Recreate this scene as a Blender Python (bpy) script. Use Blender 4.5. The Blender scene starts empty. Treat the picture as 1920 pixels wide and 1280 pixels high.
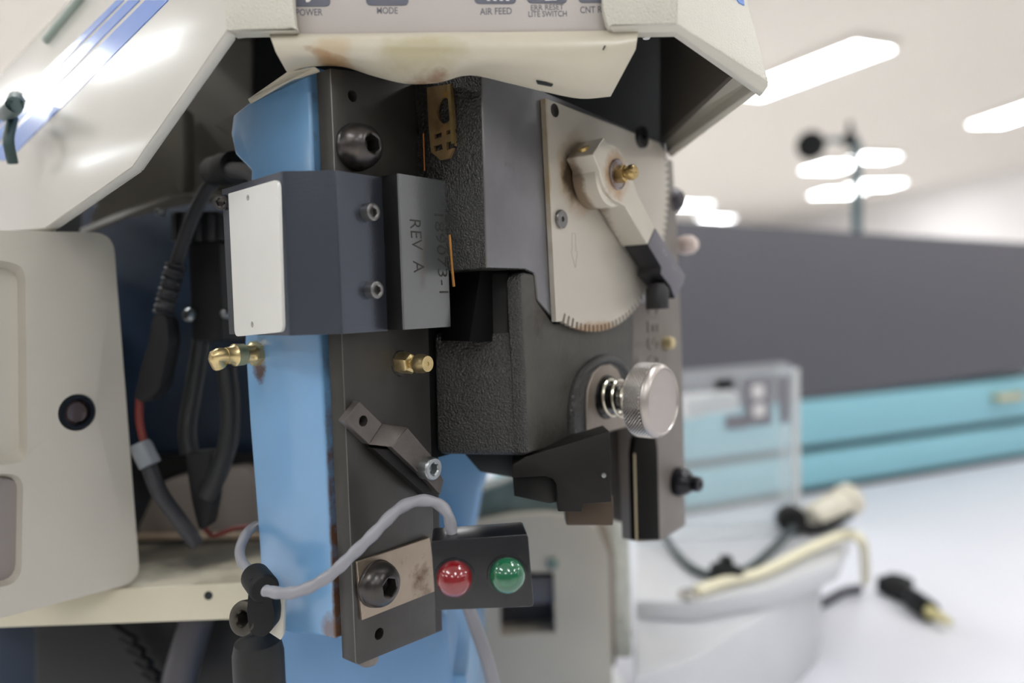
import bpy, bmesh, math, random
from mathutils import Vector as V3, Matrix, noise
random.seed(3)
SC = bpy.context.scene
COL = SC.collection

# ---------------------------------------------------------------- camera
FPX = 1400.0                      # focal length in pixels of the 1920x1280 frame
PITCH = math.radians(3.0); ROLL = 0.03
CAM = V3((0, 0, 1.12))
FW = V3((0, math.cos(PITCH), -math.sin(PITCH)))
_u = V3((0, math.sin(PITCH), math.cos(PITCH))); _r = V3((1, 0, 0))
RT = _r * math.cos(ROLL) - _u * math.sin(ROLL)
UP = _u * math.cos(ROLL) + _r * math.sin(ROLL)
cd = bpy.data.cameras.new('camera'); cam = bpy.data.objects.new('camera', cd); COL.objects.link(cam)
m = Matrix((RT, UP, -FW)).transposed().to_4x4(); m.translation = CAM
cam.matrix_world = m
cd.sensor_width = 36; cd.lens = 36 * FPX / 1920; cd.clip_start = 0.01; cd.clip_end = 100
cd.dof.use_dof = True; cd.dof.focus_distance = 0.265; cd.dof.aperture_fstop = 4.3
SC.camera = cam

# ---------------------------------------------------------------- world, exposure
w = bpy.data.worlds.new('world'); SC.world = w; w.use_nodes = True
bg = w.node_tree.nodes['Background']
bg.inputs[0].default_value = (0.93, 0.95, 1.0, 1); bg.inputs[1].default_value = 0.5
SC.view_settings.view_transform = 'Standard'; SC.view_settings.look = 'None'
SC.view_settings.gamma = 1; SC.view_settings.use_curve_mapping = False
SC.view_settings.exposure = 0.0
LAMP = 17.5                       # radiance of the fluorescent diffusers

# ---------------------------------------------------------------- geometry helpers
def W(x, y, d): return CAM + FW*d + RT*((x-960)/FPX*d) - UP*((y-640)/FPX*d)
def ray(x, y): return FW + RT*((x-960)/FPX) - UP*((y-640)/FPX)
def hit(x, y, P, N):
    r = ray(x, y); return CAM + r*((P-CAM).dot(N)/r.dot(N))
TH = math.radians(52)
DU = V3((math.cos(TH), math.sin(TH), 0)); DV = V3((math.sin(TH), -math.cos(TH), 0)); DZ = V3((0, 0, 1))
O = W(640, 630, .25)              # origin on the near edge of the guide plate
def PV(x, y, v): return hit(x, y, O + DV*v, DV)
def PU(x, y, u): return hit(x, y, O + DU*u, DU)
def PF(x, y, d): return hit(x, y, W(960, 640, d), FW)      # frontal plane
def A(u, v, z): return O + DU*u + DV*v + DZ*z
def cu(P): return (P-O).dot(DU)
def cv(P): return (P-O).dot(DV)
def dep(P): return (P-CAM).dot(FW)

def rnd(pts, rads, n=5):
    """round the corners of a world polygon; rads = radius or list (metres)"""
    out = []; N = len(pts)
    for i, p in enumerate(pts):
        r = rads if not isinstance(rads, (list, tuple)) else rads[i]
        if r <= 0: out.append(p); continue
        a = (pts[i-1]-p); b = (pts[(i+1) % N]-p)
        ra = min(r, a.length*.45); rb = min(r, b.length*.45)
        a = p + a.normalized()*ra; b = p + b.normalized()*rb
        for k in range(n+1):
            t = k/n; out.append(a*(1-t)**2 + p*(2*t*(1-t)) + b*t*t)
    return out

class B:
    def __init__(s): s.bm = bmesh.new()
    def prism(s, pts, vec, vec2=None):
        bm = s.bm; f = [bm.verts.new(p) for p in pts]
        b = [bm.verts.new(p+(vec if not callable(vec) else vec(p))) for p in pts]
        n = len(pts); bm.faces.new(f); bm.faces.new(b[::-1])
        for i in range(n): bm.faces.new((f[i], b[i], b[(i+1) % n], f[(i+1) % n]))
        return s
    def loft(s, rings, caps=True):
        bm = s.bm; R = [[bm.verts.new(p) for p in r] for r in rings]
        for a, b in zip(R, R[1:]):
            n = len(a)
            for i in range(n): bm.faces.new((a[i], a[(i+1) % n], b[(i+1) % n], b[i]))
        if caps: bm.faces.new(R[0][::-1]); bm.faces.new(R[-1])
        return s
    def lathe(s, c, ax, prof, n=32, hexa=()):
        """prof = [(r, h)...] along ax from c; indices in hexa are hexagonal rings"""
        ax = ax.normalized(); t = ax.orthogonal().normalized(); q = ax.cross(t)
        bm = s.bm; rings = []
        for k, (r, h) in enumerate(prof):
            if r < 1e-7: rings.append([bm.verts.new(c+ax*h)]); continue
            ring = []
            for i in range(n):
                a = 2*math.pi*i/n; rr = r
                if k in hexa: rr = r*math.cos(math.pi/6)/math.cos((a % (math.pi/3))-math.pi/6)
                ring.append(bm.verts.new(c+ax*h+(t*math.cos(a)+q*math.sin(a))*rr))
            rings.append(ring)
        for a, b in zip(rings, rings[1:]):
            if len(a) == 1 and len(b) == 1: continue
            for i in range(n):
                j = (i+1) % n
                if len(a) == 1: bm.faces.new((a[0], b[j], b[i]))
                elif len(b) == 1: bm.faces.new((a[i], a[j], b[0]))
                else: bm.faces.new((a[i], a[j], b[j], b[i]))
        if len(rings[0]) > 1: bm.faces.new(rings[0][::-1])
        if len(rings[-1]) > 1: bm.faces.new(rings[-1])
        return s
    def tube(s, pts, r, n=12, sub=8, wr=None):
        P = []
        if len(pts) > 2 and sub > 1:
            q = [pts[0]*2-pts[1]] + list(pts) + [pts[-1]*2-pts[-2]]
            for i in range(1, len(q)-2):
                for k in range(sub):
                    t = k/sub; a, b, c, d = q[i-1:i+3]
                    P.append((b*2 + (c-a)*t + (a*2-b*5+c*4-d)*t*t + (b*3-a-c*3+d)*t**3)*.5)
            P.append(pts[-1])
        else: P = list(pts)
        T = (P[1]-P[0]).normalized(); x = T.orthogonal().normalized(); rings = []; L = 0
        for i, p in enumerate(P):
            t = (P[min(i+1, len(P)-1)]-P[max(i-1, 0)]).normalized()
            x = (x - t*x.dot(t)).normalized(); y = t.cross(x)
            if i: L += (p-P[i-1]).length
            rr = r(i/(len(P)-1)) if callable(r) else r
            ring = []
            for k in range(n):
                a = 2*math.pi*k/n; f = 1 if not wr else wr(L, a)
                ring.append(p+(x*math.cos(a)+y*math.sin(a))*rr*f)
            rings.append(ring)
        return s.loft(rings)
    def box(s, c, ex, ey, ez):
        p = [c-ex-ey-ez, c+ex-ey-ez, c+ex+ey-ez, c-ex+ey-ez]
        return s.prism(p, ez*2)
    def bevel(s, wd, seg=2, ang=30):
        bmesh.ops.recalc_face_normals(s.bm, faces=s.bm.faces)
        es = [e for e in s.bm.edges if len(e.link_faces) == 2 and e.calc_face_angle(0) > math.radians(ang)]
        bmesh.ops.bevel(s.bm, geom=es, offset=wd, segments=seg, affect='EDGES', profile=.5, clamp_overlap=True)
        return s
    def cut(s, *cutters):
        """boolean difference, result baked back into the bmesh"""
        bmesh.ops.recalc_face_normals(s.bm, faces=s.bm.faces)
        me = bpy.data.meshes.new('t'); s.bm.to_mesh(me); o = bpy.data.objects.new('t', me); COL.objects.link(o)
        tmp = [o]
        for c in cutters:
            bmesh.ops.recalc_face_normals(c.bm, faces=c.bm.faces)
            mc = bpy.data.meshes.new('t'); c.bm.to_mesh(mc); oc = bpy.data.objects.new('t', mc); COL.objects.link(oc); tmp.append(oc)
            md = o.modifiers.new('b', 'BOOLEAN'); md.operation = 'DIFFERENCE'; md.object = oc; md.solver = 'EXACT'
        dg = bpy.context.evaluated_depsgraph_get(); ev = o.evaluated_get(dg); me2 = bpy.data.meshes.new_from_object(ev)
        s.bm.free(); s.bm = bmesh.new(); s.bm.from_mesh(me2)
        for t in tmp:
            d = t.data; bpy.data.objects.remove(t); bpy.data.meshes.remove(d)
        bpy.data.meshes.remove(me2)
        return s
    def obj(s, name, mat, parent=None, label=None, ang=35, mats=None, pick=None, flip=False):
        bm = s.bm
        if not flip: bmesh.ops.recalc_face_normals(bm, faces=bm.faces)
        if pick:
            for f in bm.faces: f.material_index = pick(f)
        for f in bm.faces: f.smooth = True
        for e in bm.edges:
            if len(e.link_faces) != 2 or e.calc_face_angle(0) > math.radians(ang): e.smooth = False
        n = max(1, len(bm.verts)); c = sum((v.co for v in bm.verts), V3())/n
        if parent is None: c.z = min(v.co.z for v in bm.verts)
        bmesh.ops.translate(bm, verts=bm.verts, vec=-c)
        me = bpy.data.meshes.new(name); bm.to_mesh(me); bm.free()
        for mt in (mats or [mat]): me.materials.append(mt)
        o = bpy.data.objects.new(name, me); COL.objects.link(o)
        o['_w'] = tuple(c)
        if parent is not None:
            o.parent = parent; pw = V3(parent['_w']); o.location = c - pw
        else: o.location = c
        if label: o['label'] = label
        return o

def tag(o, label, cat, group=None, kind=None):
    if label: o['label'] = label
    if cat: o['category'] = cat
    if group: o['group'] = group
    if kind: o['kind'] = kind
    return o
def thing(name, loc, label, cat, group=None):
    o = bpy.data.objects.new(name, None); COL.objects.link(o); o.location = loc; o['_w'] = tuple(loc)
    o.empty_display_size = .01
    return tag(o, label, cat, group)

def text(s, p0, p1, p3, nrm, mat, parent, th=.00012, name='lettering', bold=0.0):
    """flat lettering whose bounding box is mapped on the parallelogram p0 (bottom left), p1 (bottom right), p3 (top left)"""
    cu_ = bpy.data.curves.new('t', 'FONT'); cu_.body = s; cu_.offset = bold; cu_.resolution_u = 3
    o = bpy.data.objects.new('t', cu_); COL.objects.link(o)
    dg = bpy.context.evaluated_depsgraph_get(); me = bpy.data.meshes.new_from_object(o.evaluated_get(dg))
    bpy.data.objects.remove(o); bpy.data.curves.remove(cu_)
    xs = [v.co.x for v in me.vertices]; ys = [v.co.y for v in me.vertices]
    x0, x1, y0, y1 = min(xs), max(xs), min(ys), max(ys)
    b = B(); b.bm.from_mesh(me); bpy.data.meshes.remove(me)
    ex = (p1-p0)/(x1-x0); ey = (p3-p0)/(y1-y0)
    for v in b.bm.verts: v.co = p0 + ex*(v.co.x-x0) + ey*(v.co.y-y0) + nrm*th
    r = bmesh.ops.extrude_face_region(b.bm, geom=list(b.bm.faces))
    bmesh.ops.translate(b.bm, verts=[g for g in r['geom'] if isinstance(g, bmesh.types.BMVert)], vec=-nrm*th*.9)
    return b.obj(name, mat, parent)

# ---------------------------------------------------------------- materials
def srgb(h):
    h = h.lstrip('#'); c = [int(h[i:i+2], 16)/255 for i in (0, 2, 4)]
    return tuple((x/12.92 if x <= .04045 else ((x+.055)/1.055)**2.4) for x in c) + (1,)
def mat(name, col, rough=.5, metal=0, spec=.5, coat=0, bump=None, var=None, rvar=0, blotch=None, **kw):
    """bump=(scale, strength[, distance]); var=(scale, amount) value variation; blotch=[(colour, scale, lo, hi)...]"""
    mt = bpy.data.materials.new(name); mt.use_nodes = True; nt = mt.node_tree; N = nt.nodes; L = nt.links
    p = N['Principled BSDF']; tc = N.new('ShaderNodeTexCoord'); geo = N.new('ShaderNodeNewGeometry')
    pos = geo.outputs['Position']
    base = srgb(col) if isinstance(col, str) else col
    p.inputs['Roughness'].default_value = rough; p.inputs['Metallic'].default_value = metal
    p.inputs['Specular IOR Level'].default_value = spec; p.inputs['Coat Weight'].default_value = coat
    p.inputs['Coat Roughness'].default_value = .12
    for k, v in kw.items(): p.inputs[k.replace('_', ' ')].default_value = v
    def nz(scale, detail=3, ro=.55):
        n = N.new('ShaderNodeTexNoise'); n.inputs['Scale'].default_value = scale; n.inputs['Detail'].default_value = detail
        n.inputs['Roughness'].default_value = ro; L.new(pos, n.inputs['Vector']); return n.outputs['Fac']
    def mr(src, a, b, c, d, smooth=True):
        n = N.new('ShaderNodeMapRange'); L.new(src, n.inputs[0])
        for i, x in enumerate((a, b, c, d)): n.inputs[i+1].default_value = x
        return n.outputs[0]
    def mix(fac, a, b, mode='MIX'):
        n = N.new('ShaderNodeMix'); n.data_type = 'RGBA'; n.blend_type = mode
        if isinstance(fac, float): n.inputs[0].default_value = fac
        else: L.new(fac, n.inputs[0])
        for i, x in ((6, a), (7, b)):
            if isinstance(x, tuple): n.inputs[i].default_value = x
            else: L.new(x, n.inputs[i])
        return n.outputs[2]
    c = base
    if var:
        f = mr(nz(var[0], 4), .3, .7, 1-var[1], 1+var[1])
        n = N.new('ShaderNodeCombineXYZ'); [L.new(f, n.inputs[i]) for i in range(3)]
        c = mix(1.0, c, n.outputs[0], 'MULTIPLY')
    for bc, sc, lo, hi in (blotch or []):
        c = mix(mr(nz(sc, 5, .65), lo, hi, 0, 1), c, srgb(bc))
    if isinstance(c, tuple): p.inputs['Base Color'].default_value = c
    else: L.new(c, p.inputs['Base Color'])
    if rvar: L.new(mr(nz(rvar[0], 4), .3, .7, rough-rvar[1], rough+rvar[1]), p.inputs['Roughness'])
    if bump:
        bn = N.new('ShaderNodeBump'); bn.inputs['Strength'].default_value = bump[1]
        bn.inputs['Distance'].default_value = bump[2] if len(bump) > 2 else .0005
        L.new(nz(bump[0], 2), bn.inputs['Height']); L.new(bn.outputs[0], p.inputs['Normal'])
    mt['c'] = 1
    return mt, (nt, N, L, p, mix, mr, nz, geo, c)
def M(*a, **k): return mat(*a, **k)[0]

def stained_or_shaded(mt_tuple, stains_or_shade):
    """stains, each a stain or painted shade fixed to the object: (centre, radius vector half sizes (du,dv,dz axes world), colour, strength, wobble)"""
    nt, N, L, p, mix, mr, nz, geo, c = mt_tuple[1]
    for P, rad, colr, st, wob in stains_or_shade:
        sub = N.new('ShaderNodeVectorMath'); sub.operation = 'SUBTRACT'; L.new(geo.outputs['Position'], sub.inputs[0]); sub.inputs[1].default_value = P
        comps = []
        for ax, r in rad:
            d = N.new('ShaderNodeVectorMath'); d.operation = 'DOT_PRODUCT'; L.new(sub.outputs[0], d.inputs[0]); d.inputs[1].default_value = ax/r
            q = N.new('ShaderNodeMath'); q.operation = 'MULTIPLY'; L.new(d.outputs['Value'], q.inputs[0]); L.new(d.outputs['Value'], q.inputs[1]); comps.append(q.outputs[0])
        a = comps[0]
        for b in comps[1:]:
            q = N.new('ShaderNodeMath'); q.operation = 'ADD'; L.new(a, q.inputs[0]); L.new(b, q.inputs[1]); a = q.outputs[0]
        n = mr(nz(wob, 4, .6), .25, .75, -.55, .55)
        q = N.new('ShaderNodeMath'); q.operation = 'ADD'; L.new(a, q.inputs[0]); L.new(n, q.inputs[1])
        f = mr(q.outputs[0], .25, 1.15, st, 0)
        c = mix(f, c, srgb(colr))
    if stains_or_shade: L.new(c, p.inputs['Base Color'])
    return mt_tuple[0]

cream = M('cream_paint', '#cfcbbe', .36, bump=(1300, .8, .0008), var=(40, .03), blotch=[('#a89c7c', 60, .66, .8)])
creams = M('cream_smooth_plastic', '#cdc8bc', .42, bump=(900, .05), var=(14, .02))
cream2 = M('cream_box_plastic', '#c3bdb1', .5, bump=(900, .05), var=(14, .02))
hoodmat = M('cream_glossy_plastic', '#c9c6be', .24, coat=.4, var=(14, .015))
stripe = M('blue_stripe_vinyl', '#4f83d6', .2, coat=.5)
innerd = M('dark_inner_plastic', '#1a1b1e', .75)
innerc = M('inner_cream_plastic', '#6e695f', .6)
panelm = M('lilac_grey_panel_film', '#b8b0ab', .45, bump=(1800, .05), var=(30, .02))
btn = M('slate_button_print', '#5e606c', .5)
inkm = M('slate_ink', '#63646c', .6)
whitep = M('white_print', '#e6e4e2', .5)
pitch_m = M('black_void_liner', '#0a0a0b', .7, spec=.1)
black_ox = M('black_oxide_steel', '#484643', .42, metal=.55, spec=.5, bump=(700, .12), var=(90, .12), rvar=(160, .08), blotch=[('#6d6258', 45, .62, .82)])
edge_highlight = M('highlit_bare_edge', '#6e6b69', .35, metal=.7)  # paler tone on bevel faces paints in their edge highlight
black_dk = M('dark_steel_and_web_shade', '#1d1c1c', .4, metal=.5, bump=(700, .1), var=(90, .15))
ram_m = M('matte_black_tool_steel', '#171514', .5, metal=.1, spec=.3, bump=(900, .05))
brn_st = M('brown_grey_steel', '#77706b', .5, metal=.35, bump=(500, .08), var=(60, .08))
cast = M('rough_black_casting', '#242321', .34, metal=.1, spec=.8, bump=(1300, 1.0, .0010), var=(120, .2), blotch=[('#453c33', 80, .62, .8), ('#85827c', 1500, .66, .72)])  # fine pale specks paint the casting's sparkle into the colour
cast_s = M('smooth_grey_casting', '#4c4a46', .5, metal=.3, spec=.5, bump=(420, .35, .0006), var=(60, .12), blotch=[('#39332d', 50, .55, .75)])
mach = M('machined_grey_steel', '#7d7c80', .34, metal=.6, bump=(300, .05), var=(40, .14), blotch=[('#5a5048', 30, .6, .8)])
bolt_m = M('black_bolt_steel', '#4a4746', .28, metal=.75, bump=(500, .15), var=(200, .1), blotch=[('#6a5f55', 120, .55, .8)])
screw_m = M('grey_screw_steel', '#7b7a79', .3, metal=.85, bump=(900, .1))
zinc = M('zinc_screw', '#9fa3a4', .28, metal=.95, bump=(700, .1))
chrome = M('bright_steel', '#c9c7c2', .16, metal=1)
knobm = M('satin_knob_steel', '#b3aca7', .36, metal=.8, bump=(1500, .05))
knurl = M('knurled_steel', '#cdc9c6', .25, metal=.95)
springm = M('spring_wire', '#d8d3c2', .2, metal=1)
brass = M('brass', '#cdb888', .3, metal=.9, var=(300, .15), bump=(900, .08))
brass_o = M('oily_brass', '#b39a66', .3, metal=.85, var=(300, .2))
anod = M('grey_anodised_sheet', '#585d68', .26, metal=.8, spec=.6, bump=(1500, .08), var=(25, .03))
anod2 = M('grey_anodised_face', '#7d7f81', .26, metal=.75, spec=.6, bump=(1500, .05), var=(25, .03))
namepl = M('brushed_white_metal', '#e3e2de', .42, metal=.35, bump=(400, .03), var=(20, .02))
engr = M('engraved_dark', '#33322f', .7)
strapm = M('tarnished_bronze_plate', '#97897a', .36, metal=.75, bump=(500, .1), var=(60, .12), blotch=[('#5f4c3a', 70, .58, .75)])
blk_pl = M('black_plastic', '#121318', .28, spec=.5, coat=.2, bump=(1400, .06), blotch=[('#4a4b50', 260, .7, .76)])
blk_rub = M('black_rubber', '#121214', .6, spec=.3)
cab_blk = M('black_cable_sheath', '#151618', .5)
cab_dg = M('dark_grey_cable_sheath', '#29292d', .5)
cab_gr = M('grey_cable_sheath', '#8b8b91', .34, bump=(300, .1))
redw = M('red_wire', '#6b221a', .5)
redl = M('red_lens', '#8e1420', .07, spec=.6, coat=1, Transmission_Weight=.25, Subsurface_Weight=0)
grnl = M('green_lens', '#0e6b46', .07, spec=.6, coat=1, Transmission_Weight=.25)
catchm = M('brown_brass_catch', '#8f7450', .38, metal=.6, var=(200, .25), blotch=[('#b07a3c', 120, .6, .7)])
teal = M('turquoise_paint', '#8abfcb', .5)
darkp = M('dark_grey_panel', '#5b5a60', .6)
seam = M('dark_seam', '#2b3d40', .6)
tablem = M('pale_laminate', '#dadae1', .4, var=(6, .01))
beige = M('beige_enamel', '#b8afa0', .5, var=(12, .03))
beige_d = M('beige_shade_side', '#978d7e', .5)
recm = M('dark_recess_plastic', '#33333a', .5)
ceilm = M('ceiling_paint', '#f0eae5', .9)
wallm = M('wall_paint', '#f1eeee', .9)
floorm = M('floor_vinyl', '#e6e4e0', .5)
paper = M('white_paper', '#eeeeee', .8)
alu = M('pale_machined_metal', '#cccdd0', .4, metal=.3, var=(20, .03))
cordm = M('cream_cord', '#e3dcc0', .5)
acryl = bpy.data.materials.new('clear_acrylic'); acryl.use_nodes = True
_n = acryl.node_tree.nodes; _l = acryl.node_tree.links; _p = _n['Principled BSDF']
_p.inputs['Base Color'].default_value = (.9, .92, .93, 1); _p.inputs['Roughness'].default_value = .08
_t = _n.new('ShaderNodeBsdfTransparent'); _t.inputs[0].default_value = (.97, .98, .985, 1)
_m = _n.new('ShaderNodeMixShader'); _m.inputs[0].default_value = .22
_l.new(_t.outputs[0], _m.inputs[1]); _l.new(_p.outputs[0], _m.inputs[2]); _l.new(_m.outputs[0], _n['Material Output'].inputs[0])
lampm = bpy.data.materials.new('lamp_diffuser'); lampm.use_nodes = True
_e = lampm.node_tree.nodes['Principled BSDF']; _e.inputs['Emission Color'].default_value = (.95, .98, 1, 1)
_e.inputs['Emission Strength'].default_value = LAMP; _e.inputs['Base Color'].default_value = (.8, .8, .8, 1)

# ================================================================ SETTING
TZ = .76                          # bench top height
CZ = 3.12
def slab(name, x0, x1, y0, y1, z0, z1, mt, kind='structure'):
    b = B(); b.prism([V3((x0, y0, z0)), V3((x1, y0, z0)), V3((x1, y1, z0)), V3((x0, y1, z0))], V3((0, 0, z1-z0)))
    o = b.obj(name, mt); o['kind'] = kind; return o
slab('floor', -9, 10.2, -6, 24, -.1, 0, floorm)
slab('ceiling', -9, 10.2, -6, 24, CZ, CZ+.1, ceilm)
slab('wall_back', -9, 10.2, 23.8, 24, 0, CZ, wallm)
slab('wall_front', -9, 10.2, -6.2, -6, 0, CZ, M('wall_front_paint', '#8f8d8c', .9))
slab('wall_left', -9.1, -8.9, -6, 24, 0, CZ, wallm)
b = B(); b.prism([V3((9.9, -6, 0)), V3((10.1, -6, 0)), V3((8.0, 24, 0)), V3((7.8, 24, 0))], V3((0, 0, CZ))); o = b.obj('wall_right', wallm); o['kind'] = 'structure'
for i, y in enumerate((330,)):
    pass

LD = V3((.38, -.925, 0)); LS = V3((.925, .38, 0))
def lamp(c, label, group='ceiling fluorescent fittings', L=1.2, Wd=.34, d=None):
    d = d or LD; e = V3((d.y, -d.x, 0))
    t = thing('ceiling_light', V3((c.x, c.y, CZ-.06)), label, 'ceiling light', group)
    b = B(); b.box(V3((c.x, c.y, CZ-.03)), d*(L/2+.03), e*(Wd/2+.03), V3((0, 0, .03))); b.bevel(.01).obj('frame', ceilm, t)
    b = B(); b.box(V3((c.x, c.y, CZ-.062)), d*(L/2), e*(Wd/2), V3((0, 0, .008))); b.bevel(.004).obj('diffuser', lampm, t)
cp = lambda x, y: hit(x, y, V3((0, 0, CZ)), DZ)
for (x0, y0, x1, y1, wd, lb) in [
    (1395, 168, 1640, 72, .42, 'large glowing ceiling light above the cream hood corner, nearest of the lit fittings'),
    (1848, 224, 2000, 172, .42, 'glowing ceiling light cut by the right edge of the frame'),
    (1534, 313, 1584, 298, .6, 'glowing ceiling light just under the round black lamp head, left of the pole'),
    (1622, 292, 1656, 283, .6, 'glowing ceiling light right of the pole, upper of two'),
    (1554, 361, 1588, 351, .8, 'glowing ceiling light left of the pole, lower of two'),
    (1624, 345, 1658, 335, .8, 'glowing ceiling light right of the pole, lower of two'),
    (1270, 383, 1306, 376, .9, 'small glowing ceiling light beside the toothed dial plate'),
    (1332, 406, 1354, 403, 1.0, 'small glowing ceiling light low above the dark grey cabinet')]:
    a, b_ = cp(x0, y0), cp(x1, y1)
    lamp((a+b_)/2, lb, L=(b_-a).length, Wd=wd, d=(b_-a).normalized())
OUTL = 'ceiling fluorescent fitting outside the picture, over or behind the bench'
# the fitting mirrored in the glossy hood side
nl = V3((-.6, -.72, .25)).normalized(); _P = hit(125, 140, W(424, 57, .236), nl); _r2 = ray(125, 140).normalized(); _r2 = _r2 - nl*(2*_r2.dot(nl))
_q = _P + _r2*((CZ-_P.z)/_r2.z); print('mirror lamp', _q)
lamp(_q, OUTL, 'fittings outside the picture', L=1.1, Wd=.6)
for (x, y) in [(-3.2, .6), (-1.2, 1.6), (1.0, .4), (-1.6, -1.2), (.6, -2.2), (2.6, -1.6), (-3.4, -2.8), (-.6, -4.0), (2.4, -4.4), (4.4, .6), (-6.6, 1.2), (-5.8, -1.4), (4.9, -2.8), (7.2, -1.5), (7.6, 3.2), (3.0, 2.6)] + [(x, y) for x in (-6.4, -4.0, -1.6, .8) for y in (7.0, 9.6, 12.2, 14.8, 17.4)]:  # last rows added out of view to brighten the ceiling by bounce
    lamp(V3((x, y, CZ)), OUTL, 'fittings outside the picture')

# ================================================================ WORKBENCH
t = thing('workbench', V3((.4, .9, 0)), 'pale white laminate workbench under the machine and the turquoise cabinet', 'workbench')
b = B(); b.prism([V3((-.9, .12, TZ-.03)), V3((2.4, .12, TZ-.03)), V3((2.4, 2.3, TZ-.03)), V3((-.9, 2.3, TZ-.03))], V3((0, 0, .03))); b.bevel(.004).obj('bench_top', tablem, t)
for x, y in ((-.8, .22), (2.3, .22), (2.3, 2.2), (-.8, 2.2)):
    b = B(); b.box(V3((x, y, (TZ-.03)/2)), V3((.03, 0, 0)), V3((0, .03, 0)), V3((0, 0, (TZ-.03)/2))); b.obj('leg', darkp, t)

# ================================================================ TURQUOISE CABINET
TP = lambda x, y: hit(x, y, V3((0, 0, TZ)), DZ)
c0 = TP(1500, 930); c1 = TP(1920, 860); cd_ = (c1-c0).normalized(); cn = V3((cd_.y, -cd_.x, 0))
if cn.y > 0: cn = -cn
PC = lambda x, y, k=0: hit(x, y, c0+cn*k, cn)
left = c0 - cd_*.45; right = c0 + cd_*1.1
t = thing('machine_cabinet', (left+right)/2 - cn*.25, 'wide turquoise and dark grey machine cabinet standing at the back of the bench', 'cabinet')
zt0 = PC(1500, 752).z; zs0 = PC(1500, 852).z; zs1 = PC(1500, 840).z; ztop = (PC(1300, 418).z + PC(1900, 452).z)/2
def cbox(z0, z1, name, mt, out=0.0, l=left, r=right, bv=.004):
    b = B(); b.prism([V3((l.x, l.y, z0))+cn*out, V3((r.x, r.y, z0))+cn*out, V3((r.x, r.y, z0))-cn*.35, V3((l.x, l.y, z0))-cn*.35], V3((0, 0, z1-z0)))
    return b.bevel(bv).obj(name, mt, t)
cbox(TZ+.012, zs0-.002, 'lower_drawer', teal)
cbox(zs0-.002, zs1+.002, 'seam_strip', seam, -.010)
cbox(zs1+.002, zt0, 'upper_drawer', teal, .002)
b = B(); b.prism([PC(1255, 412), PC(1990, 459), PC(1990, 688), PC(1255, 783)], -cn*.35); b.bevel(.004).obj('hood_panel', darkp, t)
cbox(TZ+.0005, TZ+.012, 'base_strip', seam, .003)
hp = PC(1880, 742); b = B(); b.tube([hp-cd_*.035+cn*.002, hp-cd_*.03+cn*.02, hp+cd_*.03+cn*.02, hp+cd_*.035+cn*.002], .006, sub=4); b.obj('drawer_handle', brass, t)

# pole with the round lamp head behind the cabinet
t = thing('inspection_lamp', W(1605, 560, 2.12), 'dark pole with a round black lamp head rising behind the dark grey cabinet', 'lamp')
b = B(); q_ = W(1607, 430, 2.12); b.tube([V3((q_.x, q_.y, TZ)), q_, V3((q_.x, q_.y, W(1602, 268, 2.12).z))], .013, sub=2); b.obj('pole', M('dark_teal_pole', '#33555e', .5), t)
b = B(); b.lathe(W(1522, 272, 2.10), (V3((-.5, -.7, -.2))), [(0, -.03), (.02, -.03), (.034, -.01), (.04, .012), (.036, .014), (0, .008)], 24); b.obj('lamp_head', blk_rub, t)
b = B(); b.tube([W(1522, 272, 2.12), W(1560, 262, 2.12), W(1603, 268, 2.12)], .007, sub=6); b.obj('arm', M('dark_teal_pole2', '#3b5660', .5), t)
b = B(); b.lathe(W(1594, 262, 2.12), DZ, [(0, -.02), (.018, -.018), (.02, .01), (.008, .02), (.006, .05), (0, .052)], 20); b.obj('knuckle', blk_rub, t)

# ================================================================ BACKGROUND THINGS ON THE BENCH
# clear acrylic box
pa = W(1285, 840, .80); pb = W(1500, 830, .80)
t = thing('acrylic_box', (pa+pb)/2, 'clear acrylic box behind the knurled knob, in front of the turquoise cabinet', 'clear box')
FR = lambda x, y, d: W(x, y, d)
fr = [FR(1240, 712, .8), FR(1497, 690, .8), FR(1500, 982, .8), FR(1240, 1000, .8)]
back = V3((.012, .085, 0))
b = B(); b.prism(fr, back.normalized()*.003); b.obj('front_pane', acryl, t)
b = B(); b.prism([fr[1], fr[1]+back, fr[2]+back, fr[2]], V3((-.003, 0, 0))); b.obj('side_pane', acryl, t)
b = B(); b.prism([fr[0], fr[1], fr[1]+back, fr[0]+back], V3((0, 0, -.003))); b.obj('lid', acryl, t)
b = B(); b.prism([FR(1488, 692, .799), FR(1499, 690, .799), FR(1502, 984, .799), FR(1491, 985, .799)], V3((0, .004, 0))); b.obj('corner_post', M('milky_edge', '#d6d8d8', .3), t)
b = B(); b.prism([FR(1343, 712, .795), FR(1375, 709, .795), FR(1376, 730, .795), FR(1344, 732, .795)], V3((0, .012, 0))); b.bevel(.001).obj('latch', blk_pl, t)
gl = M('grey_label', '#85838b', .6)
b = B()
for q in ([(1395, 712), (1445, 708), (1447, 795), (1398, 800)], [(1460, 706), (1480, 705), (1482, 790), (1463, 793)], [(1360, 780), (1400, 776), (1400, 802), (1360, 806)]):
    b.prism([FR(x, y, .7985) for x, y in q], V3((0, .001, 0)))
b.obj('printed_label', gl, t)
b = B()
for q in ([(1410, 722), (1432, 720), (1433, 745), (1411, 747)], [(1412, 758), (1434, 756), (1435, 780), (1413, 782)]):
    b.prism([FR(x, y, .7975) for x, y in q], V3((0, .001, 0)))
b.obj('label_window', whitep, t)
# white parts seen behind it
b = B(); b.prism(rnd([W(1285, 745, .86), W(1385, 735, .86), W(1388, 770, .86), W(1330, 775, .86), W(1285, 790, .86)], .006), V3((0, .03, 0))); b.bevel(.003)
tag(b.obj('white_cover', whitep), 'white plastic cover seen through the acrylic box by the black latch', 'cover')

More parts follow.
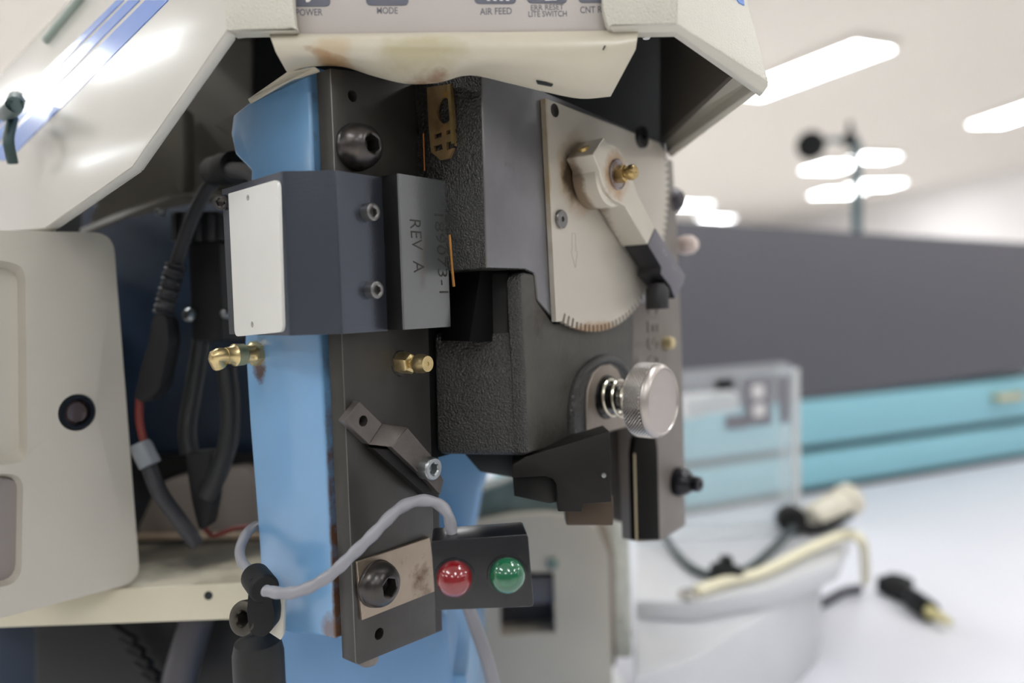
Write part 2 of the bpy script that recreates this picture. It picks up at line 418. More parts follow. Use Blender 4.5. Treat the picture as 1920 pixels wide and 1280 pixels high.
# base platform the acrylic stands on
def pedestal(pts, h, name, mt, label, cat, bv=.004):
    b = B(); b.prism([TP(x, y)+DZ*h for x, y in pts], V3((0, 0, -h))); return tag(b.bevel(bv).obj(name, mt), label, cat)
def foot(pts_top, d, thick, name, mt, label, cat):
    pass
# machine base plate (pale metal) between press and cabinet
PZ = lambda x, y, z: hit(x, y, V3((0, 0, z)), DZ)
z1 = .867; z0 = .85
t = thing('mounting_block', PZ(1330, 1060, TZ), 'pale grey two-step machined block carrying the acrylic box', 'block')
b = B(); b.prism([PZ(1190, 990, z1), PZ(1500, 972, z1), PZ(1600, 985, z1), PZ(1570, 1055, z1), PZ(1440, 1105, z1), PZ(1300, 1128, z1), PZ(1190, 1125, z1)], V3((0, 0, -(z1-z0)))); b.bevel(.003).obj('upper_step', alu, t)
b = B(); b.prism([PZ(1190, 1060, z0), PZ(1540, 1040, z0), PZ(1530, 1075, z0), PZ(1420, 1160, z0), PZ(1300, 1235, z0), PZ(1190, 1270, z0)], V3((0, 0, -(z0-TZ)+.0005))); b.bevel(.003).obj('lower_step', alu, t)
b = B(); b.lathe(PZ(1292, 1120, z1), DZ, [(0, 0), (.009, 0), (.009, .004), (.005, .006), (0, .006)], 20); b.obj('bright_screw', chrome, t)
b = B(); b.tube([PZ(1195, 1010, z1+.0045), PZ(1390, 1000, z1+.0045), PZ(1490, 992, z1+.0045)], .004, sub=2); b.obj('guide_rod', acryl, t)
# cream cord sweeping over the block
b = B(); b.tube([PZ(1305, 1108, z1+.0055), PZ(1360, 1090, z1+.0055), PZ(1430, 1072, z1+.0055), PZ(1515, 1030, z1+.008), PZ(1585, 1003, z1+.012), PZ(1618, 1020, z1+.008), PZ(1622, 1090, TZ+.02)], .005)
tag(b.obj('cream_cord', cordm), 'cream cord curving over the pale block towards the bench', 'cord')
b = B(); b.tube([PZ(1235, 985, z1+.02), PZ(1262, 1030, z1+.006), PZ(1300, 1066, z1+.005), PZ(1352, 1080, z1+.005), PZ(1405, 1064, z1+.005), PZ(1455, 1022, z1+.006), PZ(1488, 990, z1+.014)], .0038)
tag(b.obj('black_hose', M('dark_green_hose', '#2e3a3c', .5)), 'thin dark hose hanging in a loop from behind the press', 'hose')
c = PZ(1362, 1072, z1+.0105); b = B(); b.lathe(c, V3((1, .1, -.25)), [(0, -.014), (.005, -.014), (.008, -.009), (.008, .008), (.006, .014), (0, .014)], 20)
b.box(c+DZ*.008, V3((.005, 0, 0)), V3((0, .005, 0)), V3((0, 0, .006)))
tag(b.bevel(.001).obj('hose_clip', blk_rub), 'black clip at the lowest point of the dark hose', 'clip')
t = thing('air_cylinder', PZ(1560, 985, z1), 'cream air cylinder with black clamp beside the acrylic box', 'cylinder')
b = B(); b.lathe(W(1520, 975, .80), (W(1605, 930, .83)-W(1520, 975, .80)), [(0, 0), (.014, 0), (.016, .004), (.016, .05), (.018, .052), (.018, .064), (.012, .07), (0, .07)], 24); b.obj('barrel', M('cream_metal', '#d8d2c0', .4), t)
b = B(); b.lathe(W(1490, 978, .775), FW, [(0, 0), (.012, 0), (.015, .003), (.015, .016), (0, .018)], 24); b.obj('black_clamp', blk_rub, t)
b = B(); b.tube([W(1495, 985, .785), W(1535, 992, .785), W(1592, 962, .81)], .006, sub=6); b.obj('black_strap', blk_rub, t)
# pale linkage and short black bar
b = B(); b.prism([W(1505, 1056, .80), W(1560, 1035, .80), W(1563, 1046, .80), W(1508, 1068, .80)], V3((0, .01, 0))); tag(b.bevel(.001).obj('rubber_strip', blk_rub), 'short black rubber strip under the cream cord', 'rubber strip')
# black lead and the yellow tipped plug
ap = TP(1420, 1160)
b = B(); b.tube([TP(1470, 1165)+DZ*.006, TP(1530, 1146)+DZ*.006, TP(1580, 1122)+DZ*.008, TP(1612, 1112)+DZ*.006], .005)
tag(b.obj('thin_lead', M('dark_plum_lead', '#35313d', .5)), 'thin dark lead lying on the bench left of the black plug', 'lead')
t = thing('cable_plug', TP(1710, 1140), 'black cable plug with yellow tipped end lying on the bench', 'plug')
q0 = TP(1668, 1108)+DZ*.012; q1 = TP(1742, 1166)+DZ*.012; ax = (q1-q0)
b = B(); b.lathe(q0, ax, [(0, 0), (.010, 0), (.013, .006), (.014, .03), (.011, .036), (.009, .05), (.012, .055), (.012, ax.length), (0, ax.length)], 20); b.box(q0+ax*.15, V3((.016, .004, 0)), V3((-.003, .010, 0)), V3((0, 0, .009))); b.obj('plug_body', blk_rub, t)
b = B(); b.lathe(q1, ax+V3((.02, .0, 0)), [(0, 0), (.007, 0), (.006, .012), (.003, .03), (0, .03)], 16); b.obj('plug_tip', M('yellow_tip', '#cfc58e', .4), t)
# white paper / sheet bottom centre
b = B(); b.prism(rnd([TP(870, 1320)+DZ*.02, TP(1000, 1232)+DZ*.016, TP(1100, 1250)+DZ*.016, TP(1150, 1275)+DZ*.016, TP(1200, 1345)+DZ*.012], .02), V3((0, 0, -.012)))
tag(b.bevel(.004).obj('white_pad', paper), 'crumpled white pad lying on the bench below the grey block', 'pad')
b = B(); b.tube([TP(1195, 1262)+DZ*.04, TP(1225, 1275)+DZ*.04, TP(1270, 1300)+DZ*.03], .004); tag(b.obj('dark_lead', cab_blk), 'dark lead at the bottom edge right of the white pad', 'lead')

# beige feeder unit behind the indicator box
dB = .55
t = thing('beige_feeder', W(1010, 1180, dB+.03), 'beige enamelled feeder unit with dark slots behind the indicator box', 'machine unit')
out = [(780, 1330), (780, 1010), (900, 978), (960, 966), (1020, 962), (1080, 968), (1120, 990), (1142, 1040), (1150, 1330)]
b = B(); b.prism(rnd([W(x, y, dB) for x, y in out], .004), FW*.06)
cutr = B().prism([W(x, y, dB-.01) for x, y in [(936, 1082), (1040, 1080), (1043, 1196), (938, 1204)]], FW*.04)
b.cut(cutr).obj('housing', beige, t)
b = B(); b.prism([W(x, y, dB+.004) for x, y in [(936, 1084), (1040, 1082), (1041, 1130), (937, 1135)]], FW*.02); b.bevel(.001).obj('slot_cover', M('slot_cover_grey', '#57545a', .5), t)
b = B(); b.prism([W(x, y, dB+.026) for x, y in [(936, 1082), (1040, 1080), (1043, 1196), (938, 1204)]], FW*.003); b.obj('slot_back', recm, t)
b = B(); b.lathe(W(1036, 1054, dB), -FW, [(0, -.001), (.004, 0), (.0045, .002), (.003, .004), (0, .004)], 16); b.obj('screw', M('green_grey_screw', '#6a7a72', .5), t)
b = B(); b.prism([W(x, y, .58) for x, y in [(1128, 968), (1160, 960), (1182, 1000), (1186, 1235), (1150, 1235), (1140, 1020)]], FW*.05); b.bevel(.003).obj('side_flange', M('pale_green_grey', '#b9bab0', .5, bump=(60, .5, .01), var=(90, .12)), t)
b = B(); b.prism([W(x, y, .575) for x, y in [(1085, 968), (1140, 985), (1152, 1040), (1156, 1250), (1105, 1250), (1100, 1030)]], FW*.02); b.bevel(.002).obj('shaded_side', M('shaded_beige_enamel', '#7a7064', .5), t)  # shaded side of the housing, shade put into its darker beige
# glass block bits above: pale and greenish tool parts behind the ram
t = thing('feed_guide', W(930, 930, .5), 'blurred green grey feed guide behind the ram, left of the tooling block', 'guide')
b = B(); b.prism([W(x, y, .56) for x, y in [(835, 935), (960, 897), (1060, 900), (1095, 990), (930, 985), (900, 975), (880, 985)]], FW*.03); b.bevel(.003).obj('guide_body', M('green_grey_metal', '#5b6b69', .5, var=(60, .3)), t)
b = B(); b.tube([W(838, 950, .55), W(885, 925, .55), W(965, 895, .55)], .0014, sub=5); b.obj('feed_wire', M('pale_wire', '#a9a9a0', .4), t)

# ================================================================ FRONT CONTROL BOX (left)
Pn = (W(250, 800, .335)-W(0, 800, .29)).cross(DZ).normalized()
if Pn.y > 0: Pn = -Pn
Pb = W(250, 800, .335)
PB = lambda x, y, k=0: hit(x, y, Pb+Pn*k, Pn)
t = thing('control_box', PB(100, 1100), 'cream plastic control box with a round dark sensor window, beside the press', 'control box')
mm = .001
b = B(); b.prism(rnd([PB(-90, 430), PB(212, 436), PB(263, 1090), PB(-90, 1182)], [0, 9*mm, 9*mm, 0], 7), -Pn*.03)
def recess(pts, r, depth):
    f = rnd([PB(x, y) for x, y in pts], r, 5); c = sum(f, V3())/len(f)
    rings = [[c+(p-c)*1.0+Pn*.004 for p in f], [p for p in f], [c+(p-c)*.93-Pn*depth for p in f]]
    # keep the far (off-frame) side open enough
    return B().loft(rings)
b.cut(recess([(-90, 488), (8, 488), (48, 500), (52, 866), (-90, 884)], [0, 3*mm, 5*mm, 5*mm, 0], .006),
      recess([(-90, 886), (44, 888), (40, 1095), (-90, 1112)], [0, 6*mm, 7*mm, 0], .006),
      B().lathe(PB(145, 773)-Pn*.006, Pn, [(0, 0), (7.6*mm, 0), (7.9*mm, .012), (0, .012)], 40))
b.bevel(.0012, 3, 40).obj('housing', cream2, t)
b = B(); b.prism(rnd([PB(-90, 896, -.0045), PB(34, 898, -.0045), PB(31, 1084, -.0045), PB(-90, 1100, -.0045)], [0, 4*mm, 4*mm, 0], 5), -Pn*.001); b.obj('display_window', M('warm_grey_window', '#8d8481', .3), t)
b = B(); b.lathe(PB(145, 773)-Pn*.0055, Pn, [(0, 0), (7.2*mm, 0), (7.5*mm, .0045), (7.0*mm, .0062), (5.6*mm, .0062), (5.2*mm, .004), (0, .004)], 40); b.obj('sensor_ring', blk_pl, t, 'black ring')
b = B(); b.lathe(PB(145, 773)-Pn*.0014, Pn, [(0, 0), (5.2*mm, 0), (4*mm, .0012), (0, .0018)], 40); b.obj('sensor_lens', M('smoked_lens', '#4a3c3a', .12, coat=1), t, 'smoky brown lens')

# ================================================================ THE PRESS
T = thing('crimping_press', V3((O+DU*.08-DV*.03).xy.to_3d())+DZ*TZ, 'blue and black bench crimping press with cream hood, knurled knob and red and green lamps', 'press machine')
def part(b, name, mt, parent=T, label=None, **k): return b.obj(name, mt, parent, label, **k)

# --- blue frame column ------------------------------------------------
col_pts = [(640, 1200)]
rust = M('rust_film', '#5d3216', .8)
e0 = PU(585, 150, .0012); e1 = PU(628, 1200, .0012)
blue_t = mat('blue_enamel', '#74a1cb', .26, spec=.5, coat=.35, bump=(160, .12, .0006), var=(30, .03))
ev = (e1-e0)
blue = stained_or_shaded(blue_t, [
    (PU(610, 800, .001), [(DV, .0014), (DU, .02), (DZ, .24)], '#654222', .95, 120),
    (PU(484, 690, .001), [(DV, .0045), (DU, .02), (DZ, .006)], '#5a3a22', .9, 300),
    (PU(619, 1180, .001), [(DV, .006), (DU, .03), (DZ, .006)], '#6b4a2a', .75, 120)])
lo = [(600, 632), (636, 1218), (560, 1188), (505, 1165), (478, 1080), (460, 700), (458, 632)]
b = B(); b.prism([PU(x, y, .0015) for x, y in [(578, 120), (600, 640), (628, 1200), (600, 1192), (545, 1188), (520, 1176), (492, 1150), (484, 1000), (468, 800), (458, 640), (470, 320), (440, 290), (432, 250), (436, 215), (470, 188), (540, 140)]], DU*.05)
part(b.bevel(.0012, 3), 'frame_column', blue)
# small raised boss near the cable clamp on the column
b = B(); c = PU(500, 1120, .0015); b.lathe(c+DU*.004, -DU, [(0, 0), (.012, 0), (.0105, .004), (.0085, .0062), (.004, .0076), (0, .008)], 32); part(b, 'clamp_boss', blue)
# rear frame body (lower, farther away)
b = B(); b.prism(rnd([W(505, 1175, .33), W(600, 1150, .33), W(838, 1150, .33), W(852, 1330, .33), W(518, 1330, .33)], .004), FW*.05+DU*.0); part(b.bevel(.003, 3), 'frame_base', stained_or_shaded(mat('blue_enamel_base', '#6b93bd', .4, coat=.1, var=(20, .04)), []))
b = B(); b.prism([W(800, 800, .44), W(950, 800, .44), W(905, 915, .44), W(890, 1000, .44), W(800, 1000, .44)], FW*.05); part(b.bevel(.004, 3), 'frame_throat', blue)
# blue body panel behind the wires, its shade painted in as dark blue
b = B(); b.prism([W(150, 380, .47), W(560, 380, .47), W(560, 870, .47), W(150, 890, .47)], FW*.02); part(b.bevel(.003), 'body_panel', M('shaded_blue_enamel', '#1d3048', .5, var=(14, .3)))
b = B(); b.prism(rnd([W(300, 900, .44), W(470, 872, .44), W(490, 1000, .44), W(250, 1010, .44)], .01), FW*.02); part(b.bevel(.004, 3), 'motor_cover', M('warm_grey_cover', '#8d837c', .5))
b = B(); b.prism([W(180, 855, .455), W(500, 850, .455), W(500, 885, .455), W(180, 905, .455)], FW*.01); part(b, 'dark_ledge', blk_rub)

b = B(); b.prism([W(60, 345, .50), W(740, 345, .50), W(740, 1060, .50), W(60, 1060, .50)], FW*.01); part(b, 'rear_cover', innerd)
# --- guide plate ------------------------------------------------------
gp = [(619, 128), (641, 640), (654, 950), (667, 1243), (817, 1187), (809, 960), (800, 700), (792, 150)]
gm = M('black_oxide_plate', '#3b3936', .4, metal=.35, spec=.5, bump=(500, .08), var=(70, .1), rvar=(160, .06), blotch=[('#5c4e42', 38, .66, .85)])
b = B(); b.prism([PV(x, y, 0) for x, y in [(619, 128), (667, 1243), (672, 1246), (817, 1187), (792, 150)]], -DV*.0072)
def hole(x, y, r, v=0, d=.01): return B().lathe(PV(x, y, v)-DV*d, DV, [(0, 0), (r, 0), (r, d+.002), (0, d+.002)], 24)
b.bevel(.00024, 2)
b.cut(hole(661, 180, .0020, d=.005), hole(711, 1188, .0021, d=.005))
part(b, 'guide_plate', None, mats=[gm, edge_highlight], pick=lambda f: 1 if .35 < f.normal.dot(DV) < .93 and f.calc_area() < 4e-5*3 and abs(f.normal.z) < .3 else 0)
b = B(); b.prism([PV(x, y, -.0072) for x, y in [(640, 560), (668, 1225), (690, 1236), (830, 1182), (815, 560)]], -DV*.004); part(b.bevel(.0004), 'backing_plate', black_dk)
b = B(); b.lathe(PV(690, 1236, -.004), -DZ, [(0, -.004), (.0036, -.003), (.0036, .0006), (.003, .0014), (0, .0016)], 20); part(b, 'pivot_pin', brn_st)

def button_bolt(c, ax, r, h, parent, name='button_head_bolt', sock=.42, washer=True, mt=bolt_m):
    b = B(); prof = []
    if washer: prof += [(0, 0), (r*1.0, 0), (r*1.0, h*.10), (r*.97, h*.14)]
    else: prof += [(0, 0)]
    prof += [(r*.96, h*.18), (r*.97, h*.28), (r*.92, h*.5), (r*.8, h*.75), (r*.62, h*.93), (r*.5, h*.99), (r*(sock+.03), h), (r*sock, h*.96), (r*sock, h*.35), (r*.1, h*.25), (0, h*.25)]
    hx = () if not washer else ()
    n0 = len(prof)
    b.lathe(c, ax, prof, 48, hexa=(n0-4, n0-3)); return part(b, name, mt, parent, ang=40)
def cap_screw(c, ax, r, h, parent, name='socket_cap_screw', mt=screw_m, sock=.52, knurled=False):
    prof = [(0, 0), (r, 0), (r, h*.85), (r*.97, h*.95), (r*.88, h), (r*(sock+.08), h), (r*sock, h*.93), (r*sock, h*.45), (0, h*.38)]
    b = B(); b.lathe(c, ax, prof, 36, hexa=(6, 7)); return part(b, name, mt, parent)
button_bolt(PV(665, 277, 0), DV, .0080, .0094, T)
# --- strap plate and lower bolt --------------------------------------
b = B(); b.prism([PV(x, y, .0012) for x, y in [(669, 1053), (806, 1007), (822, 1106), (679, 1163)]], -DV*.0012); part(b.bevel(.0002, 1), 'strap_plate', strapm)
button_bolt(PV(705, 1093, .0012), DV, .0082, .0072, T)

# --- indicator box -----------------------------------------------------
IN = (FW*-1 + DV*.10).normalized(); IP = W(900, 1080, .245)
PI_ = lambda x, y, k=0: hit(x, y, IP+IN*k, IN)
ib = B(); ib.prism(rnd([PI_(808, 1014), PI_(990, 1001), PI_(1001, 1137), PI_(817, 1144)], .0012, 3), lambda p: -IN*.017)
ibo = part(ib.bevel(.0014, 4), 'indicator_box', blk_pl)
for (x, y, mt, nm) in ((852, 1083, redl, 'red_lens'), (951, 1077, grnl, 'green_lens')):
    c = PI_(x, y, 0); r = .00585
    b = B(); b.lathe(c, IN, [(0, -.0005), (r*1.02, -.0005), (r*1.0, .0012)] + [(r*math.cos(a), .0012+r*.85*math.sin(a)) for a in [math.radians(k*9) for k in range(1, 10)]] + [(0, .0012+r*.85)], 40)
    part(b, nm, mt, ibo, nm.split('_')[0] + ' domed lamp lens')
    b = B(); b.lathe(c, IN, [(r*1.03, -.0003), (r*1.16, -.0003), (r*1.14, .0005), (r*1.03, .0006)], 40); part(b, 'lens_rim', blk_pl, ibo)
# --- grey cable --------------------------------------------------------
cpth = [W(848, 1000, .252), W(840, 965, .252), (W(824, 946, .252)), W(800, 938, .251), W(770, 942, .249), W(740, 960, .246), W(700, 1001, .243), W(660, 1040, .242), W(620, 1077, .242), W(575, 1103, .243), W(535, 1112, .245), W(498, 1107, .250)]
def tw(L, a): return 1 + .08*math.sin(2*a + L*900)
b = B(); b.tube(cpth, .00195, 16, 10, tw); part(b, 'grey_cable', cab_gr, label='twisted grey cable to the indicator box')
b = B(); b.tube([W(476, 1075, .275), W(455, 1055, .28), W(450, 1030, .285), W(462, 1000, .29), W(480, 985, .30)], .0019, 12); part(b, 'grey_cable', cab_gr)
# --- cable clamp -------------------------------------------------------
cc = W(497, 1105, .262)
b = B(); b.lathe(cc, (W(470, 1070, .28)-cc), [(0, 0), (.0046, 0), (.0052, .001), (.0052, .014), (.004, .0155), (0, .0155)], 24)
b.prism(rnd([W(x, y, .262) for x, y in [(468, 1080), (505, 1100), (515, 1150), (512, 1180), (492, 1196), (470, 1190), (462, 1150)]], .002), FW*.008)
cl = part(b.bevel(.0008, 2), 'cable_clamp', blk_rub)
ax = (W(440, 1162, .262)-W(495, 1150, .276))
b = B(); r_ = .0062; c = W(488, 1152, .273)
b.lathe(c, ax, [(0, 0), (r_, 0), (r_, .0085), (r_*.95, .0094), (r_*.85, .0098), (r_*.5, .0098), (r_*.45, .009), (r_*.45, .004), (0, .0035)], 36, hexa=(6, 7)); part(b, 'clamp_bolt', M('oily_dark_bolt', '#4a4640', .35, metal=.7, var=(200, .15)), cl)
b = B(); b.prism([W(x, y, .272) for x, y in [(514, 1112), (533, 1112), (531, 1190), (526, 1200), (498, 1182), (512, 1175)]], FW*.003); part(b.bevel(.0003), 'cream_tab', creams)

# --- sensor bracket (bent sheet) ---------------------------------------
v1 = .006; vf = .0125
pc = PV(634, 470, v1); zt = PV(634, 320, v1).z; zb = PV(638, 626, v1).z
pd = PV(721, 470, v1)
pe = PU(751, 470, cu(pd)+.0002)
pf = PV(840, 470, cv(pe))
pbk = W(535, 470, dep(pc)*.995)
pa_ = W(422, 470, dep(pc)*1.13)
prof = [pa_, pbk, pc, pd, pe, pf]
prof = [V3((p.x, p.y, 0)) for p in prof]
def offset_path(P, th):
    out = []
    for i, p in enumerate(P):
        d1 = (P[i]-P[i-1]).normalized() if i else None; d2 = (P[i+1]-P[i]).normalized() if i < len(P)-1 else None
        d1 = d1 or d2; d2 = d2 or d1
        n1 = V3((d1.y, -d1.x, 0)); n2 = V3((d2.y, -d2.x, 0)); n = (n1+n2).normalized(); n = n/ max(.3, n.dot(n1))
        out.append(p - n*th)
    return out
def fil(P, r, n=4):
    out = [P[0]]
    for i in range(1, len(P)-1):
        a, p, c = P[i-1], P[i], P[i+1]; rr = min(r, (a-p).length*.45, (c-p).length*.45)
        s, e = p+(a-p).normalized()*rr, p+(c-p).normalized()*rr
        for k in range(n+1): t_ = k/n; out.append(s*(1-t_)**2+p*2*t_*(1-t_)+e*t_*t_)
    out.append(P[-1]); return out
fp = fil(prof[:4], .0016, 4); ip = offset_path(fp, .0016)
ring = [V3((p.x, p.y, zt)) for p in fp] + [V3((p.x, p.y, zt)) for p in ip[::-1]]
b = B(); b.prism(ring, V3((0, 0, zb-zt))); br = part(b, 'sensor_bracket', anod, ang=25)
fp = fil([prof[3]+(prof[4]-prof[3])*.0-V3((0,0,0)), prof[4], prof[5]], .0009, 3); ip = offset_path(fp, .0012)
zt2 = zt+.0004; zb2 = zb+.0004
ring = [V3((p.x, p.y, zt2)) for p in fp] + [V3((p.x, p.y, zt2)) for p in ip[::-1]]
b = B(); b.prism(ring, V3((0, 0, zb2-zt2)))
def pk(f): return 0
fl = part(b, 'stamped_flange', None, br, mats=[anod2, black_dk], pick=lambda f: 1 if f.normal.dot(-DU) > .85 else 0)  # web faces coloured black for the dark room they mirror
# solid spacer block under the bracket
b = B(); q = [PV(660, 470, v1-.002), PV(716, 470, v1-.002)]
b.prism([V3((p.x, p.y, zt-.002)) for p in (q[0], q[1], q[1]-DV*.0035, q[0]-DV*.0035)], V3((0, 0, zb-zt+.004))); part(b, 'spacer_block', black_dk, br)
b = B(); q = [pd+DV*.0002, pe-DV*.0014-DU*0]; q0, q1 = pd+DU*.0014, pe+DU*.0014-DV*.0014
b.prism([V3((p.x, p.y, zt-.001)) for p in (q0, q1, q1+DU*.02, q0+DU*.02-DV*.005)], V3((0, 0, zb-zt+.002))); part(b, 'flange_block', black_dk, br)
# engraved text on flange
vE = cv(pe)
def te(x, y): return PV(x, y, vE)
text('REV  A', te(768, 411), te(776, 511), te(788, 413), DV, engr, br, th=.0001, bold=-.010)
text('189073-1', te(814, 400), te(824, 549), te(831, 402), DV, engr, br, th=.0001, bold=-.010)
# nameplate
Nn = (prof[1]-prof[0]).cross(DZ).normalized(); Nn = Nn if Nn.dot(FW) < 0 else -Nn
PW = lambda x, y, k=0: hit(x, y, V3((prof[0].x, prof[0].y, 1))+Nn*k, Nn)
b = B(); b.prism(rnd([PW(428, 363, .0012), PW(521, 336, .0012), PW(530, 622, .0012), PW(440, 631, .0012)], [.0005, .0028, .0028, .003], 6), -Nn*.0011)
b.cut(*[B().lathe(PW(x, y)-Nn*.001, Nn, [(0, 0), (.0011, 0), (.0011, .004), (0, .004)], 16) for x, y in ((471, 371), (479, 608))])
part(b, 'nameplate', namepl, br, 'blank white metal plate')
for x, y in ((471, 371), (479, 608)):
    b = B(); b.lathe(PW(x, y)-Nn*.0004, Nn, [(0, 0), (.0009, 0), (.0006, .0006), (0, .0007)], 16); part(b, 'rivet', M('pale_rivet', '#c9c9a8', .4, metal=.5), br)
for x, y in ((697, 400), (704, 545)):
    a0 = PV(x-9, y-1, v1); cap_screw(a0, DV, .0030, .0036, br)
cap_screw(W(420, 379, dep(pa_)*1.0), (W(405, 376, .26)-W(432, 376, .275)), .0028, .004, br, 'end_screw', bolt_m, .6)

# --- grease nipples ----------------------------------------------------
def nipple(c, ax, s, parent, name='grease_nipple', mt=brass):
    b = B(); b.lathe(c, ax, [(0, 0), (1.15*s, 0), (1.15*s, 1.4*s), (1.0*s, 1.6*s)][0:1] + [(1.1*s, 0), (1.1*s, 1.5*s), (.95*s, 1.7*s), (.55*s, 1.8*s), (.55*s, 2.1*s), (.75*s, 2.25*s), (.95*s, 2.6*s), (.95*s, 3.2*s), (.8*s, 3.7*s), (.78*s, 3.9*s), (.22*s, 3.9*s), (.2*s, 3.8*s), (0, 3.85*s)], 36, hexa=(1, 2, 3)); return part(b, name, mt, parent)
nipple(PV(750, 680, 0), DV, .0036, T)
b = B(); b.lathe(PV(752, 681, 0), DV, [(0, 0), (.0048, 0), (.0046, .0004), (0, .0005)], 24); part(b, 'grease_ring', M('old_grease', '#1c1a16', .3, spec=.8, bump=(900, .8, .001)))
# left elbow fitting
c = PU(484, 662, .0015)
b = B(); b.lathe(c, -DU, [(0, 0), (.0048, 0), (.0046, .003), (.0036, .0036), (.0032, .0056), (.0040, .0062), (.0042, .0100), (.0034, .011), (.003, .0135), (0, .014)], 24, hexa=(1, 2)); ef = part(b, 'elbow_fitting', brass)
b = B(); e = c-DU*.0125; b.tube([e, e-DU*.004-DV*.001, W(412, 685, dep(e)*1.0)+DZ*.0], .0028, 14, 5); part(b, 'fitting_outlet', brass, ef)

# --- bent latch clip -----------------------------------------------------
ub = .0
va, vb = .0035, .0085
t1 = [PV(x, y, va) for x, y in [(674, 752), (646, 789), (692, 833), (717, 794)]]
t2b = [PV(x, y, vb) for x, y in [(735, 838), (764, 801)]]
arm = [PV(x, y, vb) for x, y in [(764, 801), (808, 852), (832, 900), (826, 927), (806, 905), (735, 838)]]
b = B(); b.prism(t1, -DV*.0035)
b.prism([t1[3], t1[2], t2b[0], t2b[1]], lambda p: -DV*.0030)
b.prism(arm, -DV*.0030)
b.bevel(.0002, 1)
b.cut(hole(681, 789, .0019, va, .0036))
lc = part(b, 'latch_clip', M('blackened_latch_steel', '#5f5956', .36, metal=.55, bump=(900, .1), var=(200, .12)))
b = B(); b.prism([PV(x, y, .0018) for x, y in [(652, 797), (700, 843), (800, 935), (822, 935), (815, 900), (740, 842), (690, 800)]], -DV*.0016); part(b.bevel(.0002, 1), 'latch_base', ram_m, lc)
b = B(); b.prism([PV(x, y, .0055) for x, y in [(700, 840), (735, 842), (800, 905), (812, 930), (795, 925)]], -DV*.004); part(b.bevel(.0002, 1), 'latch_pawl', ram_m, lc)
b = B(); c = PV(795, 876, vb-.001); r_ = .0041
b.lathe(c, DV, [(0, 0), (r_, 0), (r_*1.02, .0044), (r_*.98, .0049), (r_*.9, .0052), (r_*.6, .0052), (r_*.52, .0047), (r_*.52, .002), (0, .0016)], 40, hexa=(6, 7)); part(b, 'socket_cap_screw', zinc, lc)

# --- upper housing --------------------------------------------------------
vh = .0320
b = B(); b.prism([PV(x, y, vh) for x, y in [(902, 118), (1240, 268), (1250, 560), (1100, 592), (1037, 596), (1008, 562), (1004, 514), (985, 505), (912, 503)]], -DV*.0325)
b.bevel(.0008, 3)
nU = -DU
def pick_h(f): return 1 if f.normal.dot(DV) > .8 else (2 if f.normal.dot(DV) > .3 and f.normal.dot(DU) < -.3 else 0)
part(b, 'upper_housing', None, mats=[cast, mach, edge_highlight], pick=pick_h)
# brass catch in the textured face
uh = cu(PV(905, 300, vh)) - .0002
b = B(); b.prism([PU(x, y, uh-.0008) for x, y in [(800, 164), (845, 157), (850, 215), (853, 270), (842, 296), (826, 300), (808, 285), (803, 230)]], DU*.0012)
cutc = B().prism([PU(825+18*.78*math.cos(a)*1.0, 205+25*math.sin(a), uh-.003) for a in [k*math.pi/12 for k in range(24)]], DU*.006)
slots = [B().prism([PU(x, y, uh-.003) for x, y in q], DU*.006) for q in ([(806, 250), (820, 246), (820, 255), (807, 259)], [(829, 243), (845, 238), (845, 246), (829, 251)], [(805, 272), (820, 268), (822, 278), (808, 283)], [(829, 265), (846, 261), (843, 275), (830, 280)])]
b.cut(cutc, *slots); ct = part(b, 'brass_catch', catchm)
b = B(); b.prism([PU(x, y, uh-.0014) for x, y in [(838, 158), (844, 157), (852, 268), (846, 270)]], DU*.001); part(b, 'catch_edge', brass_o, ct)
b = B(); b.tube([PU(794, 250, uh-.0006), PU(796, 320, uh-.0006)], .0004, sub=1); part(b, 'copper_wire', M('copper', '#a5683a', .3, metal=.9), ct)
b = B(); b.tube([PU(843, 440, uh-.006), PU(848, 505, uh-.006), PU(851, 537, uh-.006)], .0005, sub=1); part(b, 'copper_pin', M('copper_pin', '#c08a4c', .3, metal=.9), br)

# --- lower casting ----------------------------------------------------------
cz = PV(985, 850, vh)
vecC = PV(816, 862, 0) - cz; vecC.z = 0
bl = [(984, 640), (984, 610), (1060, 590), (1190, 540), (1192, 700), (1186, 790), (1172, 800), (990, 856)]
sh = .0005
b = B()
body = [PV(x, y, vh-.0014) for x, y in [(980, 620), (1185, 565), (1188, 700), (1180, 800), (985, 855)]]
b.prism(body, vecC); b.bevel(.0022, 3)
b2 = B(); b2.prism([PV(x, y, vh-sh) for x, y in [(989, 852), (984, 700), (979, 620), (975, 530), (976, 516), (984, 509), (1003, 512), (1008, 562), (1040, 606), (1190, 560), (1190, 640), (1184, 800)]], vecC*.16); b2.bevel(.0016, 3)
tmp = bpy.data.meshes.new('x'); b2.bm.to_mesh(tmp); b.bm.from_mesh(tmp); bpy.data.meshes.remove(tmp)
def pick_c(f):
    return 1 if f.normal.dot(DV) > .93 else 0
part(b, 'ram_casting', None, mats=[cast, cast_s], pick=pick_c)
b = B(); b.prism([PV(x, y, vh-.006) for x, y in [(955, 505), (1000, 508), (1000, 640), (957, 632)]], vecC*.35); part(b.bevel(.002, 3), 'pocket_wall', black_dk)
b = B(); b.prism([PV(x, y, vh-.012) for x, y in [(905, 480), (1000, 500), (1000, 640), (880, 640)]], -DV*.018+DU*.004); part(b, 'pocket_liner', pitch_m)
b = B(); b.prism([A(.042, -.002, -.05), A(.12, -.002, -.05), A(.12, -.03, -.05), A(.042, -.03, -.05)], DZ*.13); part(b.bevel(.001), 'ram_core', pitch_m)
